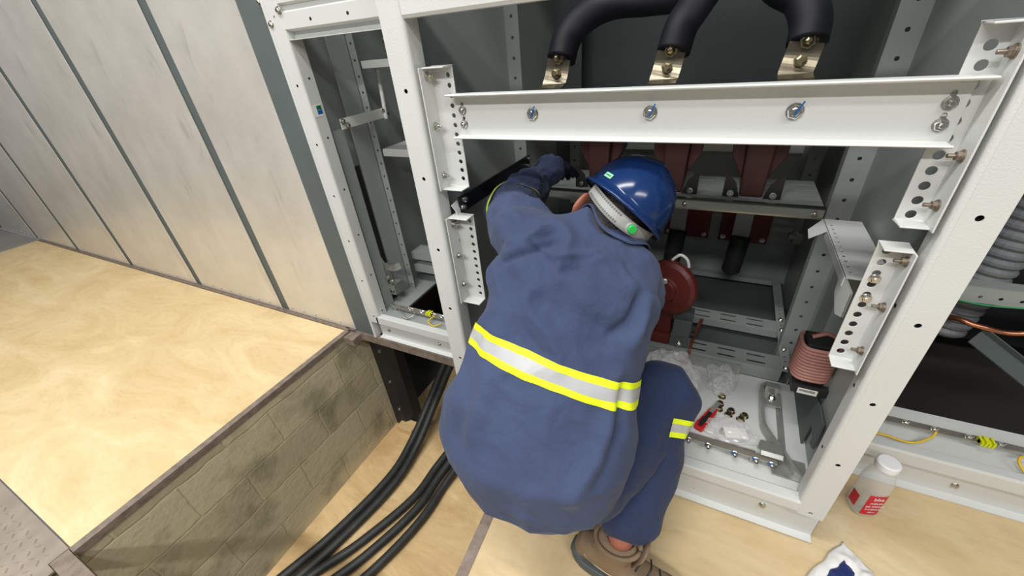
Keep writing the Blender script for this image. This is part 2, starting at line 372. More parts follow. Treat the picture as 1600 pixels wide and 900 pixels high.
# steel edge angles
b = BM(); box(b, -1.702, -1.672, -.934, .286, -.03, .001); tag(mk('steel_edge_angle', b, 'edge'), 'rusty steel edge strip between the left plywood board and the pit', 'steel strip')
b = BM(); box(b, -5.85, -1.68, .287, .318, -.03, .004); tag(mk('steel_edge_angle', b, 'edge'), 'brown steel edge strip along the foot of the galvanised panels', 'steel strip')
b = BM(); box(b, -1.67, -.74, .30, .326, -.05, -.003); box(b, -1.67, -1.60, .24, .30, -.05, -.008); box(b, -1.71, -1.64, .30, .40, -.02, .004)
tag(mk('steel_cross_beam', b, 'edge'), 'thin steel beam spanning the pit under the narrow cabinet', 'steel beam')
b = BM()
for p, q in (((-.505, .33, 0), (-.49, -.29, 0)), ((-.49, -.29, 0), (-.405, -1.75, 0))):
    d = V(q)-V(p); mt = frame(p, d, (0, 0, 1)); box(b, 0, d.length, -.0, .034, -.05, .002, mt)
tag(mk('steel_edge_angle', b, 'edge'), 'worn steel edge strip of the pit under the crouching worker', 'steel strip')
b = BM(); box(b, -1.70, -.45, -.985, -.936, -.045, .0015); tag(mk('steel_edge_angle', b, 'edge'), 'steel frame strip along the near end of the pit beside the tread plate', 'steel strip')
# tread plate
b = BM(); box(b, -3.4, -1.705, -1.75, -.934, -.008, 0); box(b, -1.705, -1.66, -1.75, -.987, -.008, 0)
for i in range(56):
    for j in range(29):
        x = -3.0+i*.034; y = -1.73+j*.027
        if x > -1.68 or (x > -1.73 and y > -1.005) or y > -.95: continue
        a = .6 if (i+j) % 2 else -.6
        mt = Matrix.Translation((x, y, -.0008)) @ Matrix.Rotation(a, 4, 'Z')
        vs = []
        for k in range(8):
            t = 2*PI*k/8; vs.append(b.verts.new(mt @ V((.014*math.cos(t), .0045*math.sin(t), 0))))
        c = b.verts.new(mt @ V((.006, 0, .0045))); c2 = b.verts.new(mt @ V((-.006, 0, .0045)))
        for k in range(8):
            kk = (k+1) % 8; m = c if k in (0, 1, 6, 7) else c2
            b.faces.new((vs[k], vs[kk], m))
            if k == 1: b.faces.new((vs[2], c2, c))
            if k == 5: b.faces.new((vs[6], c, c2))
tag(mk('tread_plate', b, 'tread'), 'patterned steel tread plate at the lower left corner of the floor', 'floor plate')
# wall behind the panels, galvanised panels
b = BM(); box(b, -9, -1.60, .3155, .36, 0, 2.6); struct('wall_back', b, 'seam')
b = BM(); box(b, -1.636, -1.500, .309, .3154, -.0, 2.6); struct('trim_1', b, 'seam')
names = ['wide galvanised steel panel beside the open narrow cabinet', 'galvanised steel panel, second from the open narrow cabinet', 'galvanised steel panel, third from the open narrow cabinet',
         'galvanised steel panel, fourth from the open narrow cabinet', 'galvanised steel panel, fifth from the open narrow cabinet', 'galvanised steel panel meeting the grey floor at far left']
xs = [-1.640, -2.217, -3.129, -4.071, -5.026, -5.909, -6.85]
for i in range(6):
    b = BM(); x1 = xs[i]-(-.003 if i == 0 else .034); x0 = xs[i+1]+.034
    box(b, x0, x1, .308, .314, .006, 2.6)
    o = mk('steel_cladding_sheet', b, 'galv', bevel=.002); tag(o, names[i], 'panel', 'galvanised panels of the closed row')
    for k in range(int((x1-x0)/.1)):
        b = BM(); lathe(b, (x0+.04+k*.1, .308, .03), (0, -1, 0), [(.005, 0), (.004, .003)], 8); mk('rivet', b, 'zinc', o)

# ------------------------------------------------------------------ cabinets
def post(parent, x0, y0, z0, z1, w=.064, depth=.05, side=1, label=None, zh=()):
    """folded post: holed front, rounded edge, side return on +x (side=1) or -x"""
    r = .010; b = BM()
    holes = [(z-z0, w/2 + side*.001, .0055) for z in zh if z0 < z < z1]
    # local x=z(world) , local z=-y ; y local = W x U
    if side == 1: xa, xb = x0, x0+w-r
    else: xa, xb = x0+r, x0+w
    mt = frame((xa, y0, z0), (0, 0, 1), (0, -1, 0))    # local y = (0,-1,0)x(0,0,1) = (-1,0,0)
    mt = frame((xb, y0, z0), (0, 0, 1), (0, -1, 0))
    holes = [(z-z0, xb-(x0+w*.52), .0055) for z in zh if z0 < z < z1]
    plate(b, mt, z1-z0, xb-xa, holes, .002)
    if side == 1:
        pts = [(x0+w-r, y0+.001)]+arc((x0+w-r, y0+r), r-.001, -90, 0)[1:]+[(x0+w-.001, y0+depth), (x0+w-.016, y0+depth)]
        prof(b, pts, .002, 'z', z0, z1); prof(b, [(x0+.001, y0+.002), (x0+.001, y0+depth)], .002, 'z', z0, z1)
    else:
        pts = [(x0+r, y0+.001)]+arc((x0+r, y0+r), r-.001, -90, -180)[1:]+[(x0+.001, y0+depth), (x0+.016, y0+depth)]
        prof(b, pts, .002, 'z', z0, z1); prof(b, [(x0+w-.001, y0+.002), (x0+w-.001, y0+depth)], .002, 'z', z0, z1)
    o = mk('frame_post', b, 'paint', parent, label=label)
    # small side holes and a dark sheet standing in for the shade inside
    b = BM(); box(b, x0+.006, x0+w-.006, y0+.012, y0+.014, z0+.01, z1-.01)
    mk('post_shade', b, 'hole', o)
    xs_ = x0+w if side == 1 else x0
    for z in zh:
        if z0 < z-.02 < z1:
            b = BM(); lathe(b, (xs_, y0+depth*.62, z+.02), (side, 0, 0), [(.0045, -.0015), (.0045, .0004)], 12); mk('side_hole', b, 'hole', o)
    return o
ZH = [-.066+.2125*k for k in range(1, 12)]

# ---- middle cabinet
MC = thing('switchgear_cabinet', (-.16, .6, 0), 'open middle white switchgear cabinet that the worker reaches into', 'cabinet', 'switchgear cabinets')
MC['_o'] = (-.16, .6, 0)
post(MC, -.732, 0, .012, 2.0, .064, .052, 1, zh=ZH)
post(MC, .349, 0, .130, 2.0, .064, .045, -1, zh=ZH)
# sill
b = BM()
prof(b, [(.030, .178), (.004, .178), (.001, .172), (.001, .140), (.030, .136)], .002, 'x', -.668, .355)
mk('sill', b, 'paint', MC)
b = BM(); holes = [(.765, .034, .006), (.30, .034, .006), (.45, .034, .006)]
mt = frame((-.66, .036, .008), (1, 0, 0), (0, -1, 0)); plate(b, frame((-.66, .030, .126), (1, 0, 0), (0, 1, 0)), 1.06, .118, [(.76, .083, .0055), (.44, .083, .0055)], .003)
prof(b, [(.031, .130), (.031, .010), (.006, .008), (.004, .001)][:3], .004, 'x', -.66, .42); prof(b, [(.031, .132), (.008, .134)], .003, 'x', -.66, .352)
base = mk('base_channel', b, 'paint', MC)
bolt(base, (.285, .0285, .075), (0, -1, 0), .007, washer=True); bolt(base, (-.35, .0285, .075), (0, -1, 0), .007)
# top beams
b = BM()
prof(b, [(.032, 1.352), (.004, 1.352), (.001, 1.358), (.001, 1.398), (.006, 1.404), (.02, 1.406), (.02, 1.43), (.001, 1.432), (.001, 1.50)], .002, 'x', -.668, .355)
mk('top_beam', b, 'paint', MC)
# enclosure sheets
b = BM(); box(b, -.728, -.722, .05, 1.24, .0, 1.98); ws = mk('side_panel', b, 'inner', MC, label='left grey side panel')
b = BM(); box(b, .384, .390, .045, 1.24, .0, 1.98); mk('side_panel', b, 'inner', MC, label='right grey side panel')
b = BM(); box(b, -.73, .39, 1.235, 1.245, 0, 1.98); mk('back_panel', b, 'innerd', MC)  # dark sheet, its tone deepened to stand in for shade under the roof
b = BM(); box(b, -.722, .384, 1.195, 1.200, .166, 1.06); mk('pale_rear_sheet', b, 'inner', MC)  # added sheet, paler so the lower back reads as better lit
b = BM(); box(b, -.73, .39, .05, 1.24, 1.975, 1.985); mk('roof_panel', b, 'inner', MC)
b = BM(); box(b, -.722, .384, .032, .474, .160, .166); mk('bottom_plate', b, 'paint', MC)
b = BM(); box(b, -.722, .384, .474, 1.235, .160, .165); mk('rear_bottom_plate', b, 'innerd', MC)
def strut(parent, x0, x1, y, z0, z1, dx, z0h=None, depth=.04, step=.0305):
    """perforated upright, holed face to the front"""
    b = BM(); n = int((z1-z0-.03)/.0305/2)
    mt = frame((x1, y, z0), (0, 0, 1), (0, -1, 0))
    plate(b, mt, z1-z0, x1-x0, [(.03+i*.061, (x1-x0)/2, .0055) for i in range(n)], .002, 10)
    xs_ = x0 if dx < 0 else x1
    prof(b, [(xs_, y+.001), (xs_, y+depth)], .002, 'z', z0, z1)
    o = mk('perforated_upright', b, 'inner', parent); return o
strut(MC, -.722, -.672, .60, .166, 1.95, -1); strut(MC, .322, .384, .60, .166, 1.95, -1)
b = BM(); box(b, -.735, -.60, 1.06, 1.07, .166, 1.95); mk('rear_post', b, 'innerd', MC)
strut(MC, .300, .345, 1.02, .60, 1.02, 1); strut(MC, -.64, -.595, 1.02, .56, 1.02, 1)
# beam on brackets
BMZ0, BMZ1, BY = 1.100, 1.194, .050
b = BM(); L0 = .905
holes = [(.016, .034, .004, .011), (.016, .070, .004, .011), (L0-.018, .034, .004, .011), (L0-.018, .070, .004, .011)]
X0 = -.596; X1 = X0+L0+.012
plate(b, frame((X0, BY, BMZ1), (1, 0, 0), (0, 1, 0)), X1-X0, BMZ1-BMZ0, [(.020, .030, .0042, .012), (.020, .062, .0042, .012), (X1-X0-.020, .030, .0042, .012), (X1-X0-.020, .062, .0042, .012)], .003)
prof(b, [(BY, BMZ1), (BY-.033, BMZ1+.001), (BY-.036, BMZ1-.001)], .003, 'x', X0-.004, X1+.010)
prof(b, [(BY, BMZ0), (BY-.033, BMZ0-.001), (BY-.036, BMZ0+.001)], .003, 'x', X0+.004, X1-.004)
beam = mk('mounting_beam', b, 'paint', MC, label='white steel beam across the opening with three marked bolts')
for x in (-.392, -.138, .104):
    bo = mk('bolt', bolt_bm((x, BY, 1.148), (0, -1, 0), .0115), 'bolt', beam)
    q = BM(); box(q, -.0013, .0013, -.014, .012, 0, .0008, frame((x+.004, BY-.0148, 1.153), (.45, 0, 1), (0, -1, 0)) @ Matrix.Rotation(PI/2, 4, 'Z'))
    mk('torque_mark', q, 'blue', beam); q = BM(); box(q, -.0013, .0013, -.006, .006, 0, .0008, frame((x+.010, BY-.0020, 1.168), (.45, 0, 1), (0, -1, 0)) @ Matrix.Rotation(PI/2, 4, 'Z'))
    mk('torque_mark', q, 'blue', beam)
for x in (X0+.020, X1-.020):
    for z in (BMZ1-.036, BMZ1-.068): bolt(beam, (x, BY, z), (0, -1, 0), .0085, .004)
def bracket(x0, x1, z0, z1, y, side, holes, label, n=9):
    """L bracket: holed flange facing front, second flange toward the viewer along the post"""
    b = BM()
    plate(b, frame((x0, y, z1), (1, 0, 0), (0, 1, 0)), x1-x0, z1-z0, holes, .003)
    xa = x0 if side < 0 else x1
    y1 = y-.052
    prof(b, [(xa, y), (xa, y1)], .003, 'z', z0, z1)
    # folded ends
    box(b, x0, x1, y1+.012, y, z1-.003, z1); box(b, x0, x1, y1+.012, y, z0, z0+.003)
    return mk('holed_bracket', b, 'paint', MC, label=label, bevel=.001)
Y1 = BY+.0035
def hz(n, top, step, u, r=.0055): return [(u, top+i*step, r) for i in range(n)]
br = bracket(-.652, -.592, .965, 1.255, Y1, -1, hz(12, .02, .0225, .045), 'upper left bracket with a column of round holes')
for z in (1.235, 1.125, 1.00): bolt(br, (-.649, .028, z), (1, 0, 0), .007, .006)
br = bracket(.298, .338, .965, 1.262, Y1, 1, hz(11, .03, .0255, .020, .0075), 'upper right bracket with a column of round holes')
for z in (1.225, 1.085, 1.005): bolt(br, (.3365, .024, z), (-1, 0, 0), .0068, .009, 'rustbolt')
br = bracket(.292, .334, .640, .922, Y1, 1, hz(11, .018, .0245, .017, .0068), 'lower right bracket with a column of round holes')
for z in (.90, .80, .69): bolt(br, (.3325, .022, z), (-1, 0, 0), .0068, .009, 'rustbolt')
for z in (.845, .800): bolt(br, (.309, Y1-.003, z), (0, -1, 0), .0068)
br = bracket(-.652, -.592, .60, .885, Y1, -1, hz(11, .02, .0245, .045), 'lower left bracket beside the worker\'s raised sleeve')
for z in (.86, .76, .66): bolt(br, (-.649, .028, z), (1, 0, 0), .007, .006)
# perforated support arm on the right
b = BM()
plate(b, frame((.287, .125, .800), (0, 1, 0), (0, 0, 1)) @ Matrix.Translation((0, -.085, 0)), .33, .085, [(.03+i*.026, .072, .006, .003) for i in range(11)], .003)
prof(b, [(.287, .800), (.287, .778)], .003, 'y', .125, .455)
f = b.faces.new([b.verts.new(p) for p in ((.287, .06, .80), (.287, .125, .80), (.287, .17, .80), (.287, .155, .745), (.287, .10, .72), (.287, .058, .74))])
f = b.faces.new([b.verts.new(p) for p in ((.290, .06, .80), (.290, .125, .80), (.290, .17, .80), (.290, .155, .745), (.290, .10, .72), (.290, .058, .74))])
f = b.faces.new([b.verts.new(p) for p in ((.287, .37, .80), (.287, .455, .80), (.255, .43, .775), (.255, .39, .765))])
mk('support_arm', b, 'paint', MC, label='perforated support arm on the right side panel')
# second inner upright edge on the right wall
b = BM(); prof(b, [(.384, .335), (.352, .335), (.352, .44), (.384, .44)], .003, 'z', .42, .775); mk('inner_channel', b, 'inner', MC)
# shelf
SY0, SY1, SZ = .60, 1.00, .775
b = BM()
hs = []
for i in range(9):
    for j, v in enumerate((.045, .10, .155, .21)): hs.append((.06+i*.105+(.0), v, .034, .0055))
plate(b, frame((-.62, SY0+.012, SZ), (1, 0, 0), (0, 0, 1)), .935, .26, hs, .003)
prof(b, [(SY0+.014, SZ), (SY0-.004, SZ+.002), (SY0-.006, SZ-.002), (SY0-.006, SZ-.026)], .003, 'x', -.62, .315)
sh = mk('shelf', b, 'inner', MC, label='slotted shelf carrying the brown current transformers')
b = BM(); prof(b, [(SY0-.002, SZ-.002), (SY0-.002, SZ-.034)], .002, 'x', -.62, .315); mk('shelf_lip', b, 'zinc', sh)
b = BM(); box(b, -.62, .315, SY0-.010, SY0+.004, SZ+.003, SZ+.007); mk('edge_strip', b, 'blackp', sh)
for x in (-.08, .29): bolt(sh, (x, SY0-.008, SZ-.013), (0, -1, 0), .006)
# slotted sheets above the shelf at the back
b = BM(); plate(b, frame((-.60, 1.15, 1.06), (1, 0, 0), (0, 1, 0)), .90, .26, [(.08+i*.125, .10, .045, .006) for i in range(7)]+[(.08+i*.125, .14, .045, .006) for i in range(7)], .002)
mk('rear_slotted_plate', b, 'paint', MC)
# lower slotted rack
FZ = .225
b = BM(); hs = [(.06+i*.098, v, .031, .0055) for i in range(9) for v in (.022, .058)]
plate(b, frame((-.60, .470, FZ), (1, 0, 0), (0, 0, 1)), .925, .078, hs, .003)
prof(b, [(.471, FZ-.001), (.471, FZ-.026), (.477, .168)], .003, 'x', -.60, .325)
rk = mk('slotted_rail', b, 'inner', MC, label='front slotted rail of the lower rack')
b = BM(); box(b, -.60, .20, .462, .468, .168, .212); mk('rail_plate', b, 'zinc', rk)
b = BM(); plate(b, frame((-.60, .700, FZ), (1, 0, 0), (0, 0, 1)), .925, .075, hs, .003)
prof(b, [(.701, FZ-.001), (.701, FZ-.030)], .003, 'x', -.60, .325); mk('slotted_rail', b, 'inner', MC, label='middle slotted rail of the lower rack')
b = BM(); plate(b, frame((-.60, 1.10, FZ), (1, 0, 0), (0, 0, 1)), .925, .03, [(.5+.16*i, .015, .005) for i in range(3)], .003); prof(b, [(1.101, FZ-.001), (1.101, FZ-.022)], .003, 'x', -.60, .325)
mk('rear_rail', b, 'inner', MC)
b = BM(); plate(b, frame((.352, .468, FZ+.003), (0, 1, 0), (0, 0, 1)), .66, .032, [(.025+i*.028, .016, .004) for i in range(22)], .003)
prof(b, [(.352, FZ), (.352, .168)], .003, 'y', .468, 1.13)
rr = mk('side_rail', b, 'inner', MC)
for y in (.485, .50+.09, .71, .78): bolt(rr, (.336, y, FZ+.003), (0, 0, 1), .0065)
# bent bracket and black bar upper left
b = BM(); tube(b, [(-.652, .052, .915), (-.640, .055, .890), (-.645, .052, .855), (-.664, .045, .822)], 0, smoothn=4, flat=(.030, .003), up=(1, 0, .2)); hb = mk('bent_strap', b, 'paint', MC)
b = BM(); d = V((.0, .47, .0)); mt = frame((-.640, .06, .905), (.015, .50, .0), (1, 0, 0)); box(b, 0, .46, -.023, .023, -.003, .003, mt)
bb = mk('insulating_bar', b, 'blackbar', MC, label='flat black bar on the left side panel')
for u, v_ in ((.012, -.009), (.024, .010)): bolt(bb, mt @ V((u, v_, .003)), (1, 0, 0), .0075)
for u, v_ in ((.44, -.010), (.45, .012)): bolt(bb, mt @ V((u, v_, .003)), (1, 0, 0), .005)
bolt(bb, (-.660, .050, .80), (1, 0, 0), .0075)

# ---- left narrow cabinet
LC = thing('switchgear_cabinet', (-1.2, .8, 0), 'narrow open white cabinet between the galvanised panels and the middle cabinet', 'cabinet', 'switchgear cabinets')
post(LC, -1.484, .300, .105, 2.0, .064, .06, 1, zh=ZH)
b = BM(); prof(b, [(-1.492, .296), (-1.484, .300), (-1.484, .36)], .003, 'z', .0, 2.0); mk('edge_trim', b, 'paint', LC)
b = BM(); prof(b, [(.330, .148), (.304, .148), (.301, .142), (.301, .105), (.330, .100)], .002, 'x', -1.44, -.74); mk('sill', b, 'paint', LC)
b = BM(); plate(b, frame((-1.46, .330, .110), (1, 0, 0), (0, 1, 0)), .72, .105, [(.18, .022, .005), (.40, .022, .005)], .003); prof(b, [(.331, .006), (.304, .003)], .004, 'x', -1.46, -.74)
prof(b, [(.330, .110), (.306, .112)], .003, 'x', -1.46, -.74); bs = mk('base_channel', b, 'paint', LC)
for x in (-1.40, -1.08): bolt(bs, (x, .3285, .05), (0, -1, 0), .0065)
b = BM(); prof(b, [(.334, 1.352), (.304, 1.352)], .002, 'x', -1.46, -.74)
prof(b, [(.334, 1.352), (.334, 1.378), (.312, 1.380)], .002, 'x', -1.42, -.74)
prof(b, [(.312, 1.380), (.304, 1.384), (.304, 1.43), (.318, 1.436), (.318, 1.452), (.304, 1.458), (.304, 1.56)], .002, 'x', -1.484, -.74)
tb = mk('top_beam', b, 'paint', LC)
for x in (-1.285, -1.117): lathe(q := BM(), (x, .3035, 1.403), (0, -1, 0), [(.0055, -.001), (.0055, .0006)], 12); mk('bolt_hole', q, 'hole', tb)
for x, z in ((-1.420, 1.439), (-1.478, 1.404), (-1.50, 1.47)): bolt(tb, (x, .302, z), (0, -1, 0), .008)
b = BM(); box(b, -1.490, -1.484, .36, 1.24, 0, 1.98); mk('side_panel', b, 'inner', LC)
b = BM(); box(b, -.80, -.795, .30, 1.24, 0, 1.98); mk('side_panel', b, 'inner', LC)
b = BM(); box(b, -1.49, -.80, 1.235, 1.245, 0, 1.98); mk('back_panel', b, 'innerd', LC)
b = BM(); box(b, -1.49, -.80, .30, 1.24, 1.975, 1.985); mk('roof_panel', b, 'inner', LC)
b = BM(); box(b, -1.484, -.80, .332, .440, .134, .140); box(b, -1.484, -1.34, .440, .70, .134, .140); box(b, -1.484, -.80, .70, 1.235, .134, .140); mk('bottom_plate', b, 'inner', LC)
# flat inner wall plate + gap
b = BM(); box(b, -1.445, -1.441, .385, .445, .14, 1.03); mk('inner_flange', b, 'inner', LC)
b = BM(); box(b, -1.478, -1.470, .45, .50, .14, .86); mk('gap_shade', b, 'blackp', LC)  # black strip standing in for the shaded gap between the plates
b = BM(); box(b, -1.462, -1.455, .50, .60, .14, 1.95); mk('inner_flange', b, 'inner', LC)
strut(LC, -1.452, -1.415, .60, .14, 1.95, -1)
b = BM(); box(b, -1.398, -1.394, .40, .68, 1.035, 1.075); fb = mk('flat_bar', b, 'paint', LC)
for y, z in ((.41, 1.064), (.43, 1.046), (.655, 1.064), (.67, 1.046)): bolt(fb, (-1.394, y, z), (1, 0, 0), .008)
b = BM(); tube(b, [(-1.375, .66, 1.235), (-1.392, .66, 1.03)], .0085, smoothn=0); rd = mk('link_rod', b, 'paint', LC)
for z in (1.24, 1.225): bolt(rd, (-1.378, .66, z), (.3, -1, 0), .009)
b = BM(); prof(b, [(.655, 1.262), (.610, 1.262), (.610, 1.236)], .003, 'x', -1.41, -.81); mk('cross_rail', b, 'paint', LC)
b = BM(); prof(b, [(.90, .905), (.612, .905), (.608, .90), (.608, .875)], .003, 'x', -1.41, -.81); mk('shelf', b, 'paint', LC)
b = BM()
for z in (.30, .22): prof(b, [(.75, z+.04), (.66, z+.04), (.66, z)], .003, 'x', -1.44, -.81)
mk('lower_rail', b, 'inner', LC)
b = BM(); plate(b, frame((-1.335, .70, .175), (1, 0, 0), (0, 1, 0)), .5, .034, [(.04+i*.05, .017, .004) for i in range(9)], .003); mk('lower_rail', b, 'paint', LC)
b = BM(); q = V((-1.440, .46, .33)); tube(b, [(-1.455, .44, .42), (-1.44, .45, .37), (-1.41, .47, .345), (-1.38, .50, .35)], 0, smoothn=5, flat=(.035, .004), up=(0, 1, 0)); box(b, -1.45, -1.40, .44, .50, .20, .26); box(b, -1.445, -1.437, .45, .48, .25, .37)
lt = mk('latch', b, 'zinc', LC, label='shiny metal latch at the foot of the narrow cabinet')
for p in ((-1.43, .44, .30), (-1.41, .44, .28), (-1.42, .44, .225)): bolt(lt, p, (.2, -1, .3), .009)
# sticker
b = BM(); box(b, -1.4195, -1.419, .312, .352, 1.098, 1.14); st = mk('sticker', b, 'label', LC)
b = BM(); box(b, -1.419, -1.4187, .327, .350, 1.105, 1.120); mk('sticker_print', b, 'blue', st); b = BM(); box(b, -1.419, -1.4187, .327, .350, 1.121, 1.136); mk('sticker_print', b, 'green', st)
b = BM(); box(b, -.7219, -.7213, .10, .14, 1.14, 1.24); st = mk('sticker', b, 'label', MC)
b = BM(); box(b, -.7212, -.7209, .108, .135, 1.205, 1.23); mk('sticker_print', b, 'blue', st); b = BM(); box(b, -.7212, -.7209, .108, .135, 1.15, 1.18); mk('sticker_print', b, 'green', st)

# ---- right cabinet
RC = thing('switchgear_cabinet', (1.0, .8, 0), 'dark open cabinet at the right edge behind the plastic bottle', 'cabinet', 'switchgear cabinets')
b = BM(); prof(b, [(.330, .160), (.304, .160), (.301, .152), (.301, .112), (.330, .106)], .002, 'x', .43, 1.7); mk('sill', b, 'paint', RC)
b = BM(); plate(b, frame((.42, .330, .115), (1, 0, 0), (0, 1, 0)), 1.28, .11, [(.24, .018, .005), (.43, .018, .005), (.65, .018, .005)], .003)
prof(b, [(.331, .006), (.302, .003)], .004, 'x', .42, 1.7); prof(b, [(.330, .115), (.306, .117)], .003, 'x', .42, 1.7); bs = mk('base_channel', b, 'paint', RC)
bolt(bs, (.80, .3285, .05), (0, -1, 0), .007)
b = BM(); box(b, .43, 1.7, .332, .455, .130, .136); prof(b, [(.455, .130), (.455, .172), (.475, .174)], .003, 'x', .43, 1.7); mk('bottom_plate', b, 'paint', RC)
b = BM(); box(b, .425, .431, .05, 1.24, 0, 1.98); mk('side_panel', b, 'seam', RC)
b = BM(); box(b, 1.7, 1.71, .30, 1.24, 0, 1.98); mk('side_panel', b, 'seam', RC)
b = BM(); box(b, .43, 1.7, 1.235, 1.245, 0, 1.98); mk('back_panel', b, 'black', RC)  # coloured black to stand in for the darkness inside this cabinet
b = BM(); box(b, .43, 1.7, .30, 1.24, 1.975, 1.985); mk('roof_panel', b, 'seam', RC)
b = BM(); plate(b, frame((.44, .60, .578), (1, 0, 0), (0, 1, 0)), 1.25, .05, [(.22+i*.043, .030, .005) for i in range(20)], .003); prof(b, [(.60, .578), (.64, .580)], .003, 'x', .44, 1.69)
mk('perforated_rail', b, 'inner', RC)
b = BM(); mt = frame((.80, .62, .40), (.75, -.42, -.45), (0, -.5, 1)); box(b, 0, .6, -.03, .03, -.004, 0, mt); box(b, 0, .6, .026, .03, -.004, .02, mt); mk('angled_channel', b, 'innerd', RC)

# terminal bars and wires
def terminal_bar(x0, x1, y, z, label, xsb, blue=()):
    t = thing('ground_busbar', ((x0+x1)/2, y, z-.02), label, 'busbar')
    b = BM(); box(b, x0, x1, y-.004, y+.020, z-.003, z+.003); mk('bar', b, 'tin', t)
    for x in (x0+.03, x1-.03): b = BM(); box(b, x-.008, x+.008, y+.0, y+.014, z-.026, z-.003); mk('standoff', b, 'zinc', t)
    for x in xsb:
        bb_ = BM(); lathe(bb_, (x, y+.006, z+.003), (0, -.55, .8), [(.0085, 0), (.0085, .003), (.0065, .003), (.006, .012), (.0035, .012), (.0035, .026), (.001, .028)], 14)
        mk('clamp_screw', bb_, 'bolt', t)
    return t
terminal_bar(-1.41, -1.04, .385, .165, 'ground bar with clear-capped screws in the narrow cabinet', [-1.39, -1.33, -1.27, -1.20, -1.13, -1.08])
terminal_bar(.55, 1.6, .412, .165, 'long ground bar with yellow wires in the right cabinet', [.665, .733, .81, .878, .99])
def wire(name, pts, r, m, label, cat='wire', group=None):
    b = BM(); tube(b, pts, r, 8); return tag(mk(name, b, m, smooth=True), label, cat, group)
wire('yellow_wire', [(.56, .35, .142), (.60, .36, .150), (.67, .355, .150), (.72, .385, .160), (.735, .405, .172)], .0035, 'yellow', 'yellow wire just behind the sill to the right of the bottle cap')
wire('yellow_wire', [(.925, .33, .142), (.905, .36, .16), (.91, .385, .17), (.94, .395, .165)], .0035, 'yellow', 'short bent yellow wire near the right edge of the photo')
wire('bare_wire', [(-1.34, .385, .17), (-1.31, .35, .165), (-1.27, .34, .150), (-1.24, .36, .16), (-1.24, .385, .17)], .003, 'tin', 'bare metal wire curling over the sill of the narrow cabinet')
wire('yellow_wire', [(-1.12, .385, .172), (-1.14, .35, .16), (-1.10, .335, .150), (-1.07, .36, .155)], .003, 'yellow', 'thin yellow wire at the narrow cabinet ground bar')
def lime(x, y, z, label):
    b = BM()
    for k in range(4): box(b, x-.014+k*.008, x-.009+k*.008, y-.014, y+.014, z, z+.014+.004*(k % 2))
    box(b, x-.014, x+.015, y-.006, y+.006, z, z+.012)
    tag(mk('wire_tag_clip', b, 'lime'), label, 'clip')
lime(.842, .405, .170, 'yellow green wire clip on the right cabinet ground bar')
lime(-1.155, .385, .170, 'yellow green wire clip on the narrow cabinet ground bar')
wire('green_wire', [(.60, .585, .548), (.68, .585, .538), (.76, .585, .530), (.84, .585, .536), (1.0, .585, .55)], .0025, 'greenw', 'thin green wire along the perforated rail in the right cabinet')
wire('copper_tube', [(.66, .88, .0), (.68, .80, .22), (.715, .72, .375), (.75, .66, .43), (.80, .63, .43), (.90, .63, .43), (1.05, .60, .56)], .0085, 'copper', 'bent copper pipe inside the dark right cabinet', 'pipe')
for k, lb in enumerate(('thick black cable nearest the copper pipe in the right cabinet', 'thick black cable left of its twin in the right cabinet')):
    wire('power_cable', [(.80-.09*k, .85, .45), (.72-.09*k, .80, .15), (.60-.09*k, .78, -.2), (.4-.09*k, .8, -.7)], .026, 'cable', lb, 'cable')
for k, (x, lb) in enumerate(((.66, 'grey corrugated hose beside the right post'), (.80, 'grey corrugated hose further from the right post'))):
    b = BM(); pr = []
    for i in range(26): pr += [(.058, i*.030), (.066, i*.030+.010), (.066, i*.030+.019), (.058, i*.030+.029)]
    lathe(b, (x, .80, .30), (.12, .02, 1), pr, 24); tag(mk('corrugated_hose', b, 'tube', smooth=False), lb, 'hose', 'corrugated hoses in the right cabinet')
b = BM(); lathe(b, (1.0, .80, .70), (.15, -.1, 1), [(.03, 0), (.06, .03), (.05, .06), (.06, .09), (.05, .12), (.06, .15), (.05, .3)], 20); tag(mk('post_insulator', b, 'oxide', smooth=True), 'dark red insulator high in the right cabinet', 'insulator')
b = BM(); lathe(b, (.95, .66, .44), (.5, .3, 1), [(.02, 0), (.035, .01), (.035, .05), (.02, .06)], 16); tag(mk('pipe_fitting', b, 'oxide', smooth=True), 'reddish fitting on the copper pipe in the right cabinet', 'fitting')

